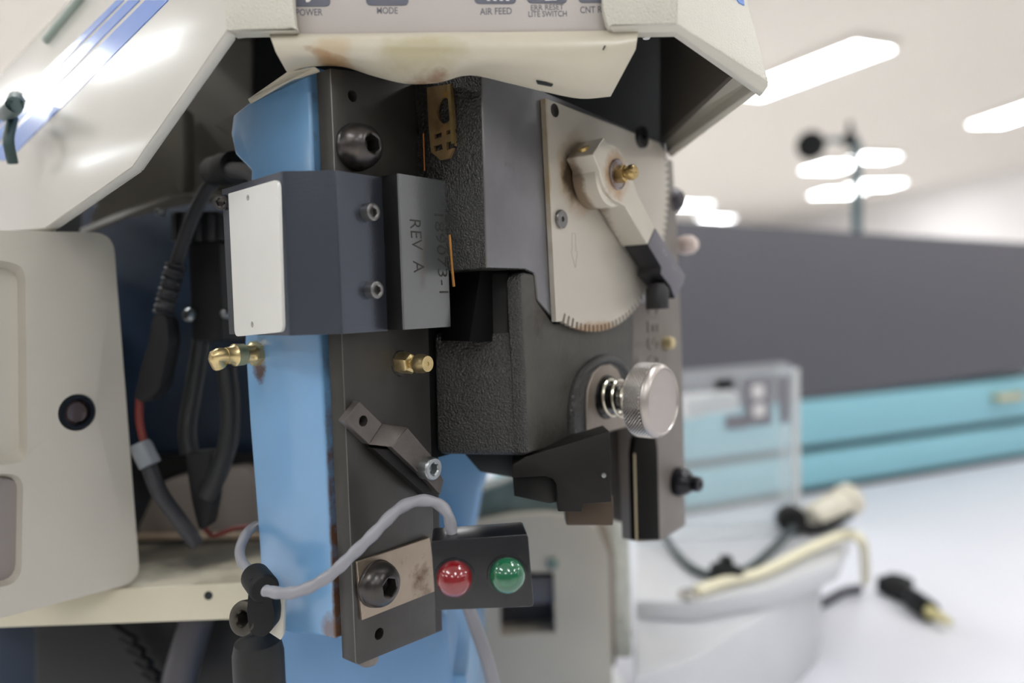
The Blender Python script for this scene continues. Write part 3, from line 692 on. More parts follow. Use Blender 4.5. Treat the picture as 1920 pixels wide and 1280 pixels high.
rid = [(1070, 812), (1070, 770), (1074, 735), (1086, 706), (1104, 686), (1126, 675), (1148, 675), (1166, 688), (1177, 712)]
b = B(); b.tube([PV(x, y, vh-.0004) for x, y in rid], .0022, 12, 6); part(b, 'boss_ridge', cast)
# boss with spring and knob
pbz = [(1100, 820), (1100, 760), (1102, 730), (1112, 700), (1128, 685), (1146, 683), (1158, 692), (1167, 712), (1173, 745), (1174, 800)]
b = B(); b.prism([PV(x, y, vh+.0014) for x, y in pbz], -DV*.004); bo = part(b.bevel(.0003, 1), 'knob_boss', M('worn_boss_steel', '#8b8178', .4, metal=.6, bump=(300, .1), var=(80, .15)))
pb2 = [PV(x, y, vh-.0008) for x, y in [(1066, 832), (1066, 760), (1074, 718), (1092, 690), (1118, 674), (1146, 672), (1168, 684), (1180, 720), (1184, 800)]]
b = B(); cc_ = sum(pb2, V3())/len(pb2); b.loft([[p-DV*.002 for p in pb2], pb2, [cc_+(p-cc_)*.9+DV*.0016 for p in pb2]]); part(b.bevel(.0008, 3), 'boss_collar', cast, bo)
kb = PV(1138, 744, vh+.0014); uk = cu(kb); kf = PU(1247, 752, uk); L = cv(kf)-cv(kb); kr = 71/FPX*dep(kf)
AX = (kf-kb).normalized()
b = B(); b.lathe(kb, AX, [(0, 0), (kr*.62, 0), (kr*.6, .0007), (kr*.36, .0008), (kr*.33, .001), (kr*.33, L*.22), (kr*.28, L*.24), (kr*.28, L-.006), (0, L-.006)], 32); kn = part(b, 'plunger_stem', M('oily_dark_stem', '#3b3b3a', .2, metal=.85))
b = B(); b.lathe(kb+AX*.0005, AX, [(0, 0)] + [x for k in range(9) for x in ((kr*.28, k*L*.07+.0001), (kr*.32, k*L*.07+L*.03))] + [(0, L*.66)], 32); part(b, 'bushing_thread', M('dark_thread', '#55534f', .25, metal=.9), kn)
hel = []
t0 = AX.orthogonal().normalized(); t1_ = AX.cross(t0)
for k in range(0, 200):
    a = k/200*2*math.pi*4.2; h = L*.04 + (k/200)*L*.66
    hel.append(kb + AX*h + (t0*math.cos(a)+t1_*math.sin(a))*kr*.50)
b = B(); b.tube(hel, .00068, 8, 1); part(b, 'coil_spring', springm, kn)
# knurled knob
hk = .0128; ks = kf - AX*hk
prof = [(0, 0), (kr*.6, 0), (kr*.94, .0002)]
b = B(); b.lathe(ks, AX, [(0, 0), (kr*.75, 0), (kr*.93, .0008), (kr*.94, .0012), (kr*.94, hk*.72), (kr*.99, hk*.74), (kr*.985, hk*.80), (kr*.89, hk*.97), (kr*.86, hk*.975), (kr*.84, hk*.93), (0, hk*.93)], 96)
ko = part(b, 'knurled_knob', knobm, ang=50)
NK = 248; rows = 24; bm_ = B(); rings = []
for j in range(rows+1):
    h = .0012 + (hk*.72-.0012)*j/rows; rg = []
    for i in range(NK):
        a = 2*math.pi*i/NK; f = abs(((i+j) % 4)-2)/2 ; g = abs(((i-j) % 4)-2)/2
        rr = kr*(.955 + .06*f*g) if 0 < j < rows else kr*.97
        rg.append(ks+AX*h+(t0*math.cos(a)+t1_*math.sin(a))*rr)
    rings.append(rg)
bm_.loft(rings); part(bm_, 'knurled_grip', knurl, ko, ang=20)

# --- side frame (right) --------------------------------------------------------
vs = .0285
b = B(); b.prism([PV(x, y, vs) for x, y in [(1150, 560), (1225, 290), (1262, 300), (1270, 420), (1279, 640), (1284, 860), (1286, 985), (1240, 1014), (1200, 1016), (1192, 790), (1180, 700)]], -DV*.010)
part(b.bevel(.0008, 2), 'side_frame', brn_st)
sf = [o for o in T.children if o.name.startswith('side_frame')][0]
b = B(); b.prism([PV(x, y, vs+.0008) for x, y in [(1192, 1013), (1188, 850), (1192, 822), (1203, 806), (1217, 803), (1229, 812), (1234, 838), (1236, 930), (1238, 1012)]], -DV*.003); part(b.bevel(.0008, 2), 'slide_bar', M('dark_brown_slide', '#0d0b09', .8, spec=.1), sf)
b = B(); b.tube([PV(1189, 850, vs+.0006), PV(1193, 1014, vs+.0006)], .0006, sub=1); part(b, 'bar_edge', M('tan_edge', '#a09276', .5), sf)
b = B(); b.prism([PV(x, y, .012) for x, y in [(1085, 780), (1196, 760), (1196, 985), (1150, 975), (1090, 955)]], -DV*.008); part(b.bevel(.001), 'rear_guide', M('rear_guide_steel', '#736b66', .55, metal=.2), sf)
b = B(); c = PV(1268, 902, vs); r_ = .0072; ax = DV
b.lathe(c, ax, [(0, 0), (r_, 0), (r_*1.05, .002), (r_*.95, .005), (r_*.75, .0075), (r_*.55, .009), (r_*.55, .0125), (r_*.45, .0135), (r_*.28, .0135), (r_*.26, .010), (0, .0095)], 36, hexa=(8, 9)); part(b, 'side_bolt', M('glossy_black_bolt', '#232227', .2, metal=.6), sf)
b = B(); b.lathe(PV(1247, 643, vs), DV, [(0, 0), (.0032, 0), (.0034, .002), (.0026, .0045), (.001, .0055), (0, .0055)], 24); part(b, 'brass_screw', M('pale_brass', '#c4b58d', .35, metal=.8), sf)
b = B(); b.lathe(PV(1275, 460, vs-.004), DV, [(0, 0), (.0045, 0), (.0052, .003), (.0048, .007), (.0028, .0095), (0, .010)], 24); part(b, 'pale_button', M('pale_pink_plastic', '#d2c0b8', .4), sf)
for k, (ch, y) in enumerate((('S', 578), ('E', 612), ('S', 644), ('O', 676))):
    text(ch, PV(1213, y-10, vs), PV(1214, y+12, vs), PV(1234, y-12, vs), DV, brn_st, sf, th=.0007, bold=.02, name='cast_letter')
text('N', PV(1182, 670, vs), PV(1183, 690, vs), PV(1203, 668, vs), DV, brn_st, sf, th=.0007, bold=.02, name='cast_letter')
b = B(); b.prism([PV(x, y, vs+.0008) for x, y in [(1178, 654), (1205, 646), (1205, 648), (1180, 657), (1182, 712), (1179, 712)]], -DV*.001); part(b, 'raised_border', brn_st, sf)
b = B(); b.lathe(PV(1262, 375, vs-.002), DV, [(0, -.004), (.006, -.004), (.0062, .002), (.004, .005), (0, .005)], 24); part(b, 'side_knob', M('plum_black', '#2c2630', .3), sf)

# --- ram tooling block --------------------------------------------------------
dR = .282
b = B(); b.prism([W(x, y, dR) for x, y in [(960, 872), (985, 856), (1143, 808), (1147, 941), (1093, 945), (1091, 960), (1046, 959), (1043, 908), (1036, 897), (1022, 892), (960, 896)]], FW*.02)
rb = part(b.bevel(.0004, 2), 'ram_block', ram_m)
b = B(); b.prism([W(x, y, dR+.006) for x, y in [(961, 890), (1050, 890), (1052, 940), (1030, 944), (964, 930)]], FW*.02); part(b.bevel(.0004), 'ram_insert', black_dk, rb)
b = B(); b.prism([W(x, y, dR+.03) for x, y in [(870, 850), (1000, 830), (1000, 900), (965, 896), (900, 885)]], FW*.02); part(b.bevel(.001), 'ram_shoulder', M('blue_black', '#161a22', .5), rb)
b = B(); b.lathe(W(1132, 891, dR), -FW, [(0, -.0004), (.0011, 0), (.0008, .0006), (0, .0007)], 14); part(b, 'dowel', zinc, rb)
b = B(); b.prism([W(x, y, dR+.02) for x, y in [(1060, 940), (1150, 930), (1150, 985), (1062, 985)]], FW*.012); part(b.bevel(.0006), 'anvil_holder', M('brown_tool_steel', '#4a3d31', .5, metal=.3), rb)

# --- dial plate with teeth -----------------------------------------------------
vd = .0345
ctr = PV(1113.5, 310.3, vd)
cu0, cz0 = cu(ctr), (ctr-O).z
R0 = .0689
def uzp(P): return (cu(P)-cu0, (P-O).z-cz0)
pl = [PV(1043, 603, vd), PV(1022, 184, vd), PV(1236, 268, vd)]
pts = [pl[0], pl[1], pl[2]]
a0 = math.atan2(*reversed(uzp(PV(1248, 288, vd)))); a1 = math.atan2(*reversed(uzp(PV(1052, 612, vd))))
nt_ = 46
arc = []
da = (a1-a0)/nt_
if a1 > a0: a1 -= 2*math.pi; da = (a1-a0)/nt_
for k in range(nt_):
    a = a0+da*k
    deep = .0028 if k < nt_-3 else .0036
    for t_, r in ((0, R0), (.46, R0), (.52, R0-deep), (.94, R0-deep)):
        aa = a+da*t_; arc.append(A(cu0+r*math.cos(aa), vd, cz0+r*math.sin(aa)))
arc.append(A(cu0+R0*math.cos(a1), vd, cz0+R0*math.sin(a1)))
dialt = mat('nickel_plate', '#c2bbb0', .38, metal=.3, bump=(700, .04), var=(30, .03))
dialm = stained_or_shaded(dialt, [
    (PV(1082, 330, vd), [(DU, .0135), (DV, .01), (DZ, .0165)], '#a8823f', .55, 90),
    (PV(1076, 330, vd), [(DU, .0085), (DV, .01), (DZ, .0125)], '#2d1c10', .9, 90),
    (PV(1110, 618, vd), [(DU, .022), (DV, .01), (DZ, .0035)], '#9a6b32', .6, 160),
    (PV(1028, 400, vd), [(DU, .0022), (DV, .01), (DZ, .06)], '#a58b55', .6, 120)])
b = B(); b.prism([pl[1], pl[2]] + arc + [pl[0]], -DV*.0022); dp = part(b, 'dial_plate', dialm, ang=20)
b = B(); b.prism([A(cu0+(R0-.0006)*math.cos(a0+(a1-a0)*k/40), vd-.0022, cz0+(R0-.0006)*math.sin(a0+(a1-a0)*k/40)) for k in range(41)] + [ctr-DV*.0022], -DV*.0006); part(b, 'gap_shadow_sheet', M('gap_shadow_black', '#1a1612', .4), dp)  # black sheet stands in for the shadow gap behind the teeth
def flat_screw(x, y, r, mt, h=.0015):
    b = B(); b.lathe(PV(x, y, vd), DV, [(0, 0), (r, 0), (r, h*.8), (r*.93, h), (r*.28, h), (r*.26, h*.3), (0, h*.3)], 32); part(b, 'dial_screw', mt, dp)
flat_screw(1050, 411, .0036, screw_m, .0014)
flat_screw(1040, 207, .0026, bolt_m, .0002)
flat_screw(1201, 258, .0050, blk_pl, .0018)
b = B()
arw = [(1073, 437), (1079, 438), (1080, 470), (1083, 472), (1079, 502), (1071, 470), (1073, 470)]
ap_ = [PV(x, y, vd+.00008) for x, y in arw]; ctr_a = sum(ap_, V3())/len(ap_)
for i in range(len(ap_)):
    p, q = ap_[i], ap_[(i+1) % len(ap_)]; n = (q-p).cross(DV).normalized()*.00012
    b.prism([p-n, q-n, q+n, p+n], -DV*.0001)
part(b, 'engraved_arrow', M('faint_engraving', '#a8a196', .6), dp)

# --- crank lever ---------------------------------------------------------------
vl = .0477
levt = mat('worn_lever_steel', '#cfc8bb', .38, metal=.35, bump=(500, .05), var=(40, .04))
levm = stained_or_shaded(levt, [(PV(1156, 328, vl), [(DU, .0095), (DV, .05), (DZ, .0105)], '#a8793a', .7, 130),
                      (PV(1100, 330, .036), [(DU, .03), (DV, .0045), (DZ, .03)], '#6a4d28', .75, 160)])
lv = [(1133, 257), (1143, 272), (1158, 283), (1172, 296), (1183, 316), (1188, 340), (1197, 366), (1210, 390), (1229, 428), (1215, 459), (1192, 420), (1172, 386), (1152, 375), (1138, 359), (1130, 342), (1124, 316), (1112, 289)]
b = B(); b.prism([PV(x, y, vl) for x, y in lv], -DV*(vl-vd-.0006)); cl_ = part(b.bevel(.0007, 3), 'crank_lever', levm, ang=28)
b = B(); b.lathe(PV(1103, 335, vd), DV, [(0, .0004), (.0126, .0004), (.0126, vl-vd-.0022), (.0118, vl-vd-.0014), (0, vl-vd-.0014)], 48); part(b, 'lever_hub', levm, cl_)
b = B(); cs = PV(1122, 272, vl)-DV*.0065; b.lathe(cs-DZ*.001, (DZ-DU*.5), [(0, 0), (.0024, 0), (.0024, .0012), (.0012, .0013), (0, .0008)], 20); part(b, 'set_screw', brass_o, cl_)
b = B(); r_ = .0062; c = PV(1157, 327, vl)
b.lathe(c, DV, [(0, 0), (r_, 0), (r_*1.0, .0006), (r_*.92, .0009), (r_*.86, .0006), (0, .0005)], 40); part(b, 'shaft_end', M('stained_shaft', '#948a8a', .35, metal=.6, blotch=[('#5a3a22', 200, .5, .7)]), cl_)
L2 = cv(PU(1190, 318, cu(c)))-cv(c); s = .0028
b = B(); b.lathe(c+DV*.0004, DV, [(0, 0), (1.25*s, 0), (1.25*s, L2*.42), (1.1*s, L2*.46), (.75*s, L2*.48), (.72*s, L2*.55), (.95*s, L2*.6), (1.1*s, L2*.68), (1.1*s, L2*.85), (.95*s, L2*.95), (.85*s, L2), (.25*s, L2), (.2*s, L2*.97), (0, L2*.98)], 36, hexa=(1, 2, 3)); part(b, 'lever_nipple', brass_o, cl_)
tipm = M('slate_pointer', '#6a686f', .5, metal=.2, bump=(900, .05))
b = B(); b.prism([PV(x, y, vl+.0003) for x, y in [(1229, 427), (1286, 516), (1283, 531), (1266, 560), (1257, 536), (1239, 513), (1240, 500), (1215, 459)]], -DV*(vl-vd-.0016))
def pick_t(f): return 1 if f.normal.dot(DV) > .8 else 0
part(b.bevel(.0004, 2), 'pointer_tip', None, cl_, mats=[M('black_pointer_side', '#1b1a1e', .4), tipm], pick=pick_t)
b = B(); b.lathe(PV(1232, 535, vl-.0045), DZ, [(0, -.0105), (.0052, -.0105), (.0052, -.002), (.0035, .001), (0, .001)], 28); part(b, 'pointer_knob', M('black_pointer_knob', '#17171b', .5), cl_)
text('0  V', PV(1241, 470, vl+.0003), PV(1266, 511, vl+.0003), PV(1245, 466, vl+.0003), DV, gl, cl_, th=.00008)

# --- drip guard under the control panel ---------------------------------------
dq = .240
rows_ = []
top = [(505, 64), (560, 63), (620, 63), (700, 62), (780, 61), (860, 60), (940, 60), (1020, 59), (1100, 58), (1160, 57), (1197, 57)]
mid = [(517, 98), (568, 102), (630, 104), (705, 104), (782, 106), (860, 108), (940, 112), (1020, 112), (1095, 112), (1150, 108), (1192, 92)]
low = [(536, 132), (580, 122), (640, 122), (700, 140), (760, 154), (820, 152), (880, 138), (950, 152), (1025, 170), (1090, 182), (1146, 178)]
def gr(row, dd): return [W(x, y, dd) for x, y in row]
def mixrow(a, b_, t): return [(p[0]*(1-t)+q[0]*t, p[1]*(1-t)+q[1]*t) for p, q in zip(a, b_)]
rws = [gr(top, dq), gr(mixrow(top, mid, .25), dq-.0016), gr(mixrow(top, mid, .6), dq-.0022), gr(mid, dq-.0012), gr(mixrow(mid, low, .4), dq+.001), gr(mixrow(mid, low, .75), dq+.0042), gr(low, dq+.0075)]
def smooth_row(r):
    o = []; q = [r[0]*2-r[1]] + r + [r[-1]*2-r[-2]]
    for i in range(1, len(q)-2):
        for k in range(4):
            t = k/4; a, b_, c, d = q[i-1:i+3]; o.append((b_*2+(c-a)*t+(a*2-b_*5+c*4-d)*t*t+(b_*3-a-c*3+d)*t**3)*.5)
    o.append(r[-1]); return o
rws = [smooth_row(r) for r in rws]
b = B(); th = FW*.0016
G = [[b.bm.verts.new(p) for p in r] for r in rws]; H = [[b.bm.verts.new(p+th) for p in r] for r in rws]
nr, nc = len(G), len(G[0])
for i in range(nr-1):
    for j in range(nc-1):
        b.bm.faces.new((G[i][j], G[i][j+1], G[i+1][j+1], G[i+1][j])); b.bm.faces.new((H[i][j], H[i+1][j], H[i+1][j+1], H[i][j+1]))
for j in range(nc-1):
    b.bm.faces.new((G[0][j], H[0][j], H[0][j+1], G[0][j+1])); b.bm.faces.new((G[-1][j], G[-1][j+1], H[-1][j+1], H[-1][j]))
for i in range(nr-1):
    b.bm.faces.new((G[i][0], G[i+1][0], H[i+1][0], H[i][0])); b.bm.faces.new((G[i][-1], H[i][-1], H[i+1][-1], G[i+1][-1]))
gt = mat('stained_cream_guard', '#c5bdab', .34, coat=.2, var=(25, .03), blotch=[('#a39a6c', 55, .64, .85)])
gd = stained_or_shaded(gt, [
    (W(645, 118, dq), [(RT+UP*-.35, .014), (UP+RT*.35, .0018), (FW, .02)], '#7d4a17', .9, 140),
    (W(620, 98, dq), [(RT, .007), (UP, .005), (FW, .02)], '#b3966a', .5, 120),
    (W(735, 150, dq), [(RT, .022), (UP, .0022), (FW, .02)], '#6f4a1e', .8, 140),
    (W(810, 150, dq), [(RT, .010), (UP, .004), (FW, .02)], '#7d4c22', .8, 140),
    (W(790, 100, dq), [(RT, .016), (UP, .006), (FW, .02)], '#9e9260', .5, 110),
    (W(880, 140, dq), [(RT, .010), (UP, .0015), (FW, .02)], '#6f6548', .5, 300)])
part(b, 'drip_guard', gd, ang=60)
dgo = [o for o in T.children if o.name.startswith('drip_guard')][0]
b = B(); b.prism([W(x, y, dq+.0042) for x, y in [(1005, 150), (1022, 153), (1037, 158), (1034, 161), (1018, 158), (1008, 156)]], FW*.001); part(b, 'chip', innerd, dgo)
b = B(); b.prism([W(x, y, dq-.0026) for x, y in [(1133, 85), (1136, 86), (1132, 93), (1130, 92)]], FW*.001); part(b, 'chip', innerd, dgo)
# thin flap on the left
b = B(); b.prism([W(538, 134, dq+.0095), W(464, 185, .275), W(469, 193, .275), W(545, 148, dq+.0095), W(600, 132, dq+.0085), W(590, 124, dq+.0085)], FW*.0012-UP*.0002); part(b.bevel(.0004), 'guard_flap', gd, dgo)

# --- control panel ----------------------------------------------------------
dpn = .241
b = B(); b.prism([W(530, -66, dpn), W(1165, -66, dpn), W(1165, 50, dpn), W(1165, 58, dpn), (W(530, 64, dpn))], FW*.003); cp_ = part(b.bevel(.0003), 'control_panel', panelm)
nf = -FW
def tq(s, x0, y0, x1, y1, ht, **k):
    text(s, W(x0, y0, dpn), W(x1, y1, dpn), W(x0-.5, y0-ht, dpn), nf, inkm, cp_, th=.00005, bold=.012, **k)
tq('POWER', 555, 30, 605, 29, 13)
tq('MODE', 707, 26, 746, 26, 12.5)
tq('AIR FEED', 900, 28, 960, 26.5, 12.5)
tq('ERR RESET', 995.5, 20, 1057, 18, 10.5)
tq('LITE SWITCH', 991, 32, 1063, 31, 11)
tq('CNT RESET', 1088, 25, 1157, 23, 12.5)
for (x0, x1, yb) in ((549, 619, 12), (686, 766, 10), (889, 968, 7), (988, 1064, 6), (1084, 1160, 5)):
    b = B(); b.prism(rnd([W(x0, yb-60, dpn-.0002), W(x1, yb-60, dpn-.0002), W(x1, yb, dpn-.0002), W(x0, yb, dpn-.0002)], .0018), FW*.0003); bt = part(b, 'button', btn, cp_)
b = B(); b.prism([W(x, y, dpn-.0004) for x, y in [(572, -4), (585, -4), (580, 3), (574, 4)]], FW*.0003); part(b, 'button_symbol', whitep, cp_)
b = B()
for x0 in (912, 924, 936, 948):
    b.prism([W(x, y, dpn-.0004) for x, y in [(x0, -10), (x0+9, -10), (x0+7, 1), (x0+1, 1)]], FW*.0003)
part(b, 'button_symbol', whitep, cp_)
b = B(); b.prism([W(x, y, dpn-.0004) for x, y in [(1022, -10), (1044, -10), (1044, 0), (1022, 1)]], FW*.0003); part(b, 'button_symbol', whitep, cp_)

# --- hood ----------------------------------------------------------------------
dh = .236
hd_l = [(420, -66), (548, -66), (549, 10), (552, 42), (556, 55), (546, 50), (536, 52), (470, 54), (424, 57)]
b = B(); b.prism([W(x, y, dh) for x, y in hd_l], FW*.004); hood = part(b.bevel(.0004, 2), 'hood', cream)
b = B(); b.prism([W(x, y, dh) for x, y in [(1127, -66), (1272, -66), (1270, 43), (1148, 46), (1142, 50), (1137, 40), (1131, 16)]], FW*.004); part(b.bevel(.0004, 2), 'front_corner', cream, hood)
# left side panel
nl = V3((-.6, -.72, .25)).normalized(); PA = W(424, 57, dh)
HL = lambda x, y, k=0: hit(x, y, PA+nl*k, nl)
sp = [(420, -60), (424, 57), (247, 312), (82, 428), (-60, 440), (-60, 200), (0, 140), (128, 0), (175, -60)]
b = B(); b.prism([HL(x, y) for x, y in sp], -nl*.004); part(b.bevel(.0008, 2), 'side_panel', hoodmat, hood)
for (a_, b_, nm) in (((262, -30), (280, -30), 0), ((290, -30), (306, -30), 0), ((318, -30), (364, -30), 0)):
    pass
def hstripe(x0, x1):
    # stripes run down-left with slope 1 from y=-30
    q = [(x0-30, 0), (x1-30, 0), (x1-30-300, 300), (x0-30-300, 300)]
    b = B(); b.prism([HL(x, y, .0003) for x, y in q], -nl*.0006); part(b, 'blue_stripe', stripe, hood)
hstripe(248, 262); hstripe(270, 292); hstripe(302, 345)
b = B(); b.tube([HL(160, -10, .0004), HL(88, 76, .0004)], .0022, sub=1); part(b, 'groove_trim', M('grey_green_trim', '#8f9c92', .5), hood)
# lower lip of the left opening (thick edge, underside)
ld = FW*.010
def lip(p, q, dp1, dq1, w, name='edge_lip', mt=creams):
    P, Q = HL(*p), HL(*q)
    n = (V3((1, 0, -.4))).normalized()
    b = B(); b.prism([P, Q, Q+RT*w*.8-UP*w*.3+FW*.003, P+RT*w*.8-UP*w*.3+FW*.003], FW*.003); part(b.bevel(.0003), name, mt, hood)
lip((424, 57), (247, 312), 0, 0, .0012)
lip((247, 312), (82, 428), 0, 0, .0012)
b = B(); b.prism([W(424, 57, dh+.0005), W(556, 56, dh+.0005), W(545, 62, dh+.004), W(455, 64, dh+.004), W(440, 66, dh+.004)], FW*.003); part(b.bevel(.0003), 'front_lip', creams, hood)
# right facet
nr_ = V3((.62, -.66, .42)).normalized(); PR = W(1270, 50, dh)
HR = lambda x, y, k=0: hit(x, y, PR+nr_*k, nr_)
b = B(); b.prism([HR(x, y) for x, y in [(1272, -60), (1270, 44), (1441, 152), (1420, 70), (1398, -10), (1385, -60)]], -nr_*.004)
part(b.bevel(.0005, 2), 'front_corner', cream, hood)
dR2 = dep(HR(1441, 155))
b = B(); b.prism([HR(1270, 44), HR(1441, 152), HR(1442, 160)+FW*.001, HR(1438, 168)+FW*.004, W(1268, 60, dep(PR)+.004), W(1150, 62, dep(PR)+.004), W(1143, 48, dep(PR))], FW*.004); part(b.bevel(.0003), 'front_lip', creams, hood)
b = B(); b.prism([HR(x, y, .0003) for x, y in [(1370, -20), (1392, -20), (1396, 10), (1386, 5)]], -nr_*.0005); part(b, 'blue_stripe', stripe, hood)
# right skirt going back
P0 = W(1440, 160, dR2); P1 = W(1258, 296, dR2+.10)
P0i = W(1424, 160, dR2+.002); P1i = W(1250, 286, dR2+.10)
b = B(); b.loft([[P0, P0i, P0i+UP*.003, P0+UP*.003], [P1, P1i, P1i+UP*.07, P1+UP*.07]]); part(b.bevel(.0004), 'skirt', creams, hood)
P2 = W(1384, 138, dR2+.002); P3 = W(1242, 272, dR2+.10); P4 = W(1376, 136, dR2+.002); P5 = W(1236, 262, dR2+.10)
b = B(); b.loft([[P2, P4, P4+UP*.006, P2+UP*.006], [P3, P5, P5+UP*.07, P3+UP*.07]]); part(b.bevel(.0004), 'inner_rib', M('inner_rib_plastic', '#57514a', .6), hood)
b = B(); b.prism([P0i+UP*.004, P1i+UP*.004, P3+UP*.006, P2+UP*.006], UP*.002); part(b, 'skirt_web', creams, hood)
# interior
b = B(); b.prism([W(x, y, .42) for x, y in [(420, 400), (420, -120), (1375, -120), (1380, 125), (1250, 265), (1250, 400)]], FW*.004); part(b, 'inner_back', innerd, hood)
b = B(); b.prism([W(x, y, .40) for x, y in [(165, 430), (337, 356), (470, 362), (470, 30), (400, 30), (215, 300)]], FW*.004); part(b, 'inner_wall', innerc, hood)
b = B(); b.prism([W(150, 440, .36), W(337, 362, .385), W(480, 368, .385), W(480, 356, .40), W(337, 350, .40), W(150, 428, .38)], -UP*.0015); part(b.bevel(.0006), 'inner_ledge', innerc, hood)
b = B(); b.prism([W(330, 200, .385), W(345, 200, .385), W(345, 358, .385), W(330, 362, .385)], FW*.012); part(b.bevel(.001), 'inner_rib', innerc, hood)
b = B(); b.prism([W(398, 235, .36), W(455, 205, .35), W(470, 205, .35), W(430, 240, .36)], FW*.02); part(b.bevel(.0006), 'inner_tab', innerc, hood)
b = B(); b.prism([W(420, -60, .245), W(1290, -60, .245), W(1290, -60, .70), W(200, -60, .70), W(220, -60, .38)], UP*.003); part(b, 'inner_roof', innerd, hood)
b = B(); b.prism([W(420, -61, .241)+UP*.0035, W(1290, -61, .241)+UP*.0035, W(1290, -61, .71)+UP*.0035, W(200, -61, .71)+UP*.0035, W(215, -61, .375)+UP*.0035], UP*.004); part(b.bevel(.001), 'hood_top', hoodmat, hood)
b = B(); b.lathe(W(1212, 50, .26), -UP, [(0, -.004), (.0018, -.004), (.0018, .003), (.0012, .0042), (0, .0045)], 16); part(b, 'white_stud', whitep, hood)
b = B(); b.prism([W(-40, 420, .36), W(-40, 1150, .36), W(-60, 1150, .50), W(-60, 420, .50)], RT*.004); part(b, 'light_block_wall', innerd, hood)  # unseen wall added to keep light out on the left
# blurred hook on the far left of the hood
b = B(); b.tube([HL(30, 185, .012), HL(26, 200, .02), HL(10, 215, .012)], .0032, sub=4); b.tube([HL(24, 222, .012), HL(16, 262, .014), HL(24, 306, .01)], .0022, sub=5); part(b, 'hanging_hook', M('dark_green_hook', '#2f4545', .5), hood)
b = B(); b.lathe(HL(45, 190, .006), nl, [(0, 0), (.004, 0), (.0035, .004), (0, .005)], 20); part(b, 'hook_stud', chrome, hood)

# --- wires, connectors on the left --------------------------------------------
b = B(); b.lathe(W(398, 322, .33), (W(450, 312, .31)-W(398, 322, .33)), [(0, 0), (.0058, 0), (.0064, .002), (.0064, .012), (.0072, .014), (.0068, .024), (.005, .026), (0, .026)], 24); part(b, 'cable_grommet', blk_rub)
b = B(); b.tube([W(435, 318, .31), W(465, 322, .295), W(498, 340, .28)], .0034, 14); part(b, 'sensor_cable', cab_dg)
b = B(); b.tube([W(405, 335, .335), W(385, 360, .335), W(360, 410, .335), W(338, 470, .335), W(328, 505, .335)], .0030, 12); part(b, 'black_cable', cab_dg)
b = B(); b.tube([W(330, 495, .333), W(318, 540, .333), W(305, 590, .333)], lambda t: .0042+.0006*math.sin(t*60), 12, 12); part(b, 'strain_relief', cab_dg)
b = B()
q = W(292, 660, .332); b.prism(rnd([W(x, y, .328) for x, y in [(285, 590), (312, 588), (318, 640), (300, 730), (275, 755), (250, 750), (262, 690), (275, 650)]], .003), FW*.012); part(b.bevel(.001), 'connector', blk_rub)
b = B(); b.tube([W(262, 745, .335), W(262, 790, .335), W(272, 835, .335)], .0018, 8); part(b, 'red_wire', redw)
b = B(); b.lathe(W(262, 830, .335), (W(285, 878, .335)-W(262, 830, .335)), [(0, 0), (.0042, 0), (.0048, .002), (.0048, .011), (0, .012)], 20); part(b, 'cable_ferrule', M('grey_ferrule', '#7b7f85', .4), None or T)
b = B(); b.tube([W(278, 870, .335), W(300, 925, .335), W(340, 980, .34), (W(368, 1020, .345))], .0036, 12); part(b, 'black_cable', cab_dg)
# relay column
b = B(); b.prism(rnd([W(x, y, .345) for x, y in [(318, 395), (410, 395), (412, 450), (320, 455)]], .002), FW*.03); part(b.bevel(.001), 'relay_block', blk_rub)
for x in (325, 346, 372, 395):
    b = B(); b.prism([W(x-5, 400, .343), W(x+5, 400, .343), W(x+5, 450, .343), W(x-5, 452, .343)], FW*.004); part(b.bevel(.0005), 'terminal_rib', cab_dg)
b = B(); b.prism(rnd([W(x, y, .345) for x, y in [(352, 455), (412, 450), (418, 640), (360, 640)]], .002), FW*.03); part(b.bevel(.001), 'valve_body', blk_rub)
for x, y, s_ in ((355, 590, 1.0), (424, 588, .8), (299, 398, .6)):
    b = B(); b.lathe(W(x, y, .343), -FW-RT*.3, [(0, -.002), (.0032*s_, -.002), (.0032*s_, .0008), (.002*s_, .0024), (0, .0028)], 16); part(b, 'pan_screw', zinc)
b = B(); b.tube([W(378, 636, .35), W(368, 700, .35), W(352, 800, .35), W(356, 850, .35)], .0042, 12); part(b, 'black_cable', cab_blk)
b = B(); b.prism(rnd([W(x, y, .345) for x, y in [(345, 850), (395, 845), (400, 930), (388, 990), (372, 995), (358, 940)]], .003), FW*.012); part(b.bevel(.001), 'connector', blk_rub)
b = B(); b.tube([W(424, 690, .345), W(432, 760, .345), W(428, 830, .345), W(405, 895, .345), W(385, 930, .345)], .0044, 12); part(b, 'black_cable', cab_blk)
b = B(); b.tube([W(380, 985, .36), W(400, 1003, .36), W(440, 990, .36), W(480, 985, .36)], .0012, 8); part(b, 'red_wire', redw)
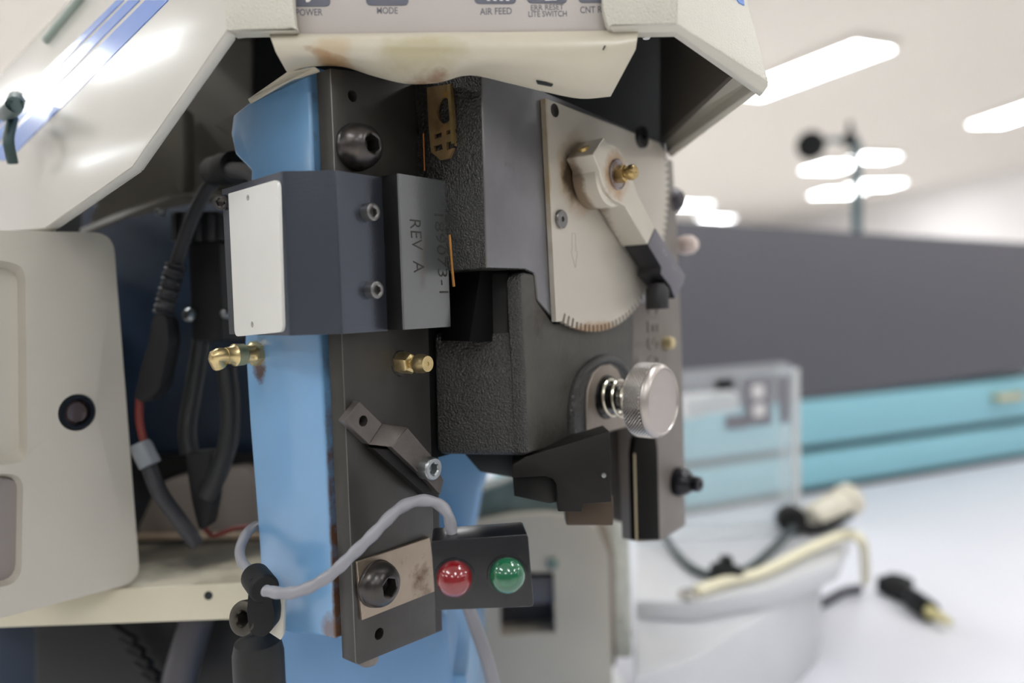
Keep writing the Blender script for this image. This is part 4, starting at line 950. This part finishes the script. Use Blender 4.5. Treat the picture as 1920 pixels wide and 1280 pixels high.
# --- flange and parts under it ---------------------------------------------------
fz = W(400, 1095, .335)
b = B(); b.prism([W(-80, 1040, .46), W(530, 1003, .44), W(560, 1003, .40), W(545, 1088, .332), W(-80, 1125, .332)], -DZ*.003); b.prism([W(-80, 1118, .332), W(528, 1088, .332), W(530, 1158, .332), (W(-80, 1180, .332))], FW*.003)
fl2 = part(b.bevel(.0008, 2), 'base_flange', stained_or_shaded(mat('cream_flange_paint', '#cfc7b0', .45, coat=.2, var=(20, .05), blotch=[('#8d7a5a', 35, .62, .85)]), [(PZ(400, 1030, W(400, 1060, .375).z), [(RT, .09), (V3((0, 1, 0)), .055), (DZ, .05)], '#3f3b35', .92, 30)]))  # dark patch paints the hood's shadow onto the flange top
b = B(); b.lathe(W(391, 1116, .332), -FW, [(0, -.0003), (.0019, 0), (.0019, .0003), (0, .0004)], 14); part(b, 'flange_hole', innerd, fl2)
b = B(); b.tube([W(255, 1006, .436), W(560, 1002, .43)], .0022, sub=1); part(b, 'flange_rear_edge', M('tan_edge_paint', '#a8957f', .5), fl2)
b = B(); b.prism([W(60, 1150, .42), W(560, 1150, .42), W(560, 1400, .42), W(60, 1400, .42)], FW*.03); mo = part(b.bevel(.004), 'drive_housing', M('black_drive_housing', '#141416', .5))
for k in range(5):
    b = B(); b.tube([W(215+k*14, 1175+k*22, .412), W(255+k*14, 1200+k*22, .405)], .0022, sub=1); part(b, 'cooling_fin', blk_rub, mo)
b = B(); b.tube([W(370, 1160, .40), W(345, 1240, .395), W(325, 1330, .39)], .0085, 16); part(b, 'hose_loop', M('satin_black_hose', '#57555a', .42), mo)
b = B(); b.lathe(W(488, 1300, .285), DZ, [(0, 0), (.0095, 0), (.0095, .016), (.0085, .0205), (.005, .0225), (0, .023)], 28); part(b, 'rubber_stop', M('black_stop', '#131415', .55))
b = B(); b.prism([W(-60, 1170, .46), W(88, 1170, .46), W(95, 1400, .46), W(-60, 1400, .46)], FW*.03); part(b.bevel(.003), 'rear_post', M('navy_post', '#1a283b', .6))
# grey cable hanging below the indicator box
b = B(); b.tube([W(876, 1130, .33), W(893, 1180, .33), W(912, 1235, .33), W(940, 1340, .33)], .0030, 12); part(b, 'grey_cable', cab_gr)
# pillar that carries the press down to the bench
b = B(); lo_ = W(680, 1330, .345); b.prism([V3((lo_.x-.05, lo_.y-.01, TZ)), V3((lo_.x+.05, lo_.y-.01, TZ)), V3((lo_.x+.05, lo_.y+.16, TZ)), V3((lo_.x-.05, lo_.y+.16, TZ))], V3((0, 0, lo_.z-TZ+.02))); part(b.bevel(.003), 'frame_pillar', blue)
b = B(); b.prism([V3((lo_.x-.17, lo_.y-.03, TZ)), V3((lo_.x+.14, lo_.y-.03, TZ)), V3((lo_.x+.14, lo_.y+.2, TZ)), V3((lo_.x-.17, lo_.y+.2, TZ))], V3((0, 0, .02))); part(b.bevel(.003), 'base_plate', blue)

for o in list(bpy.data.objects):
    if '_w' in o: del o['_w']
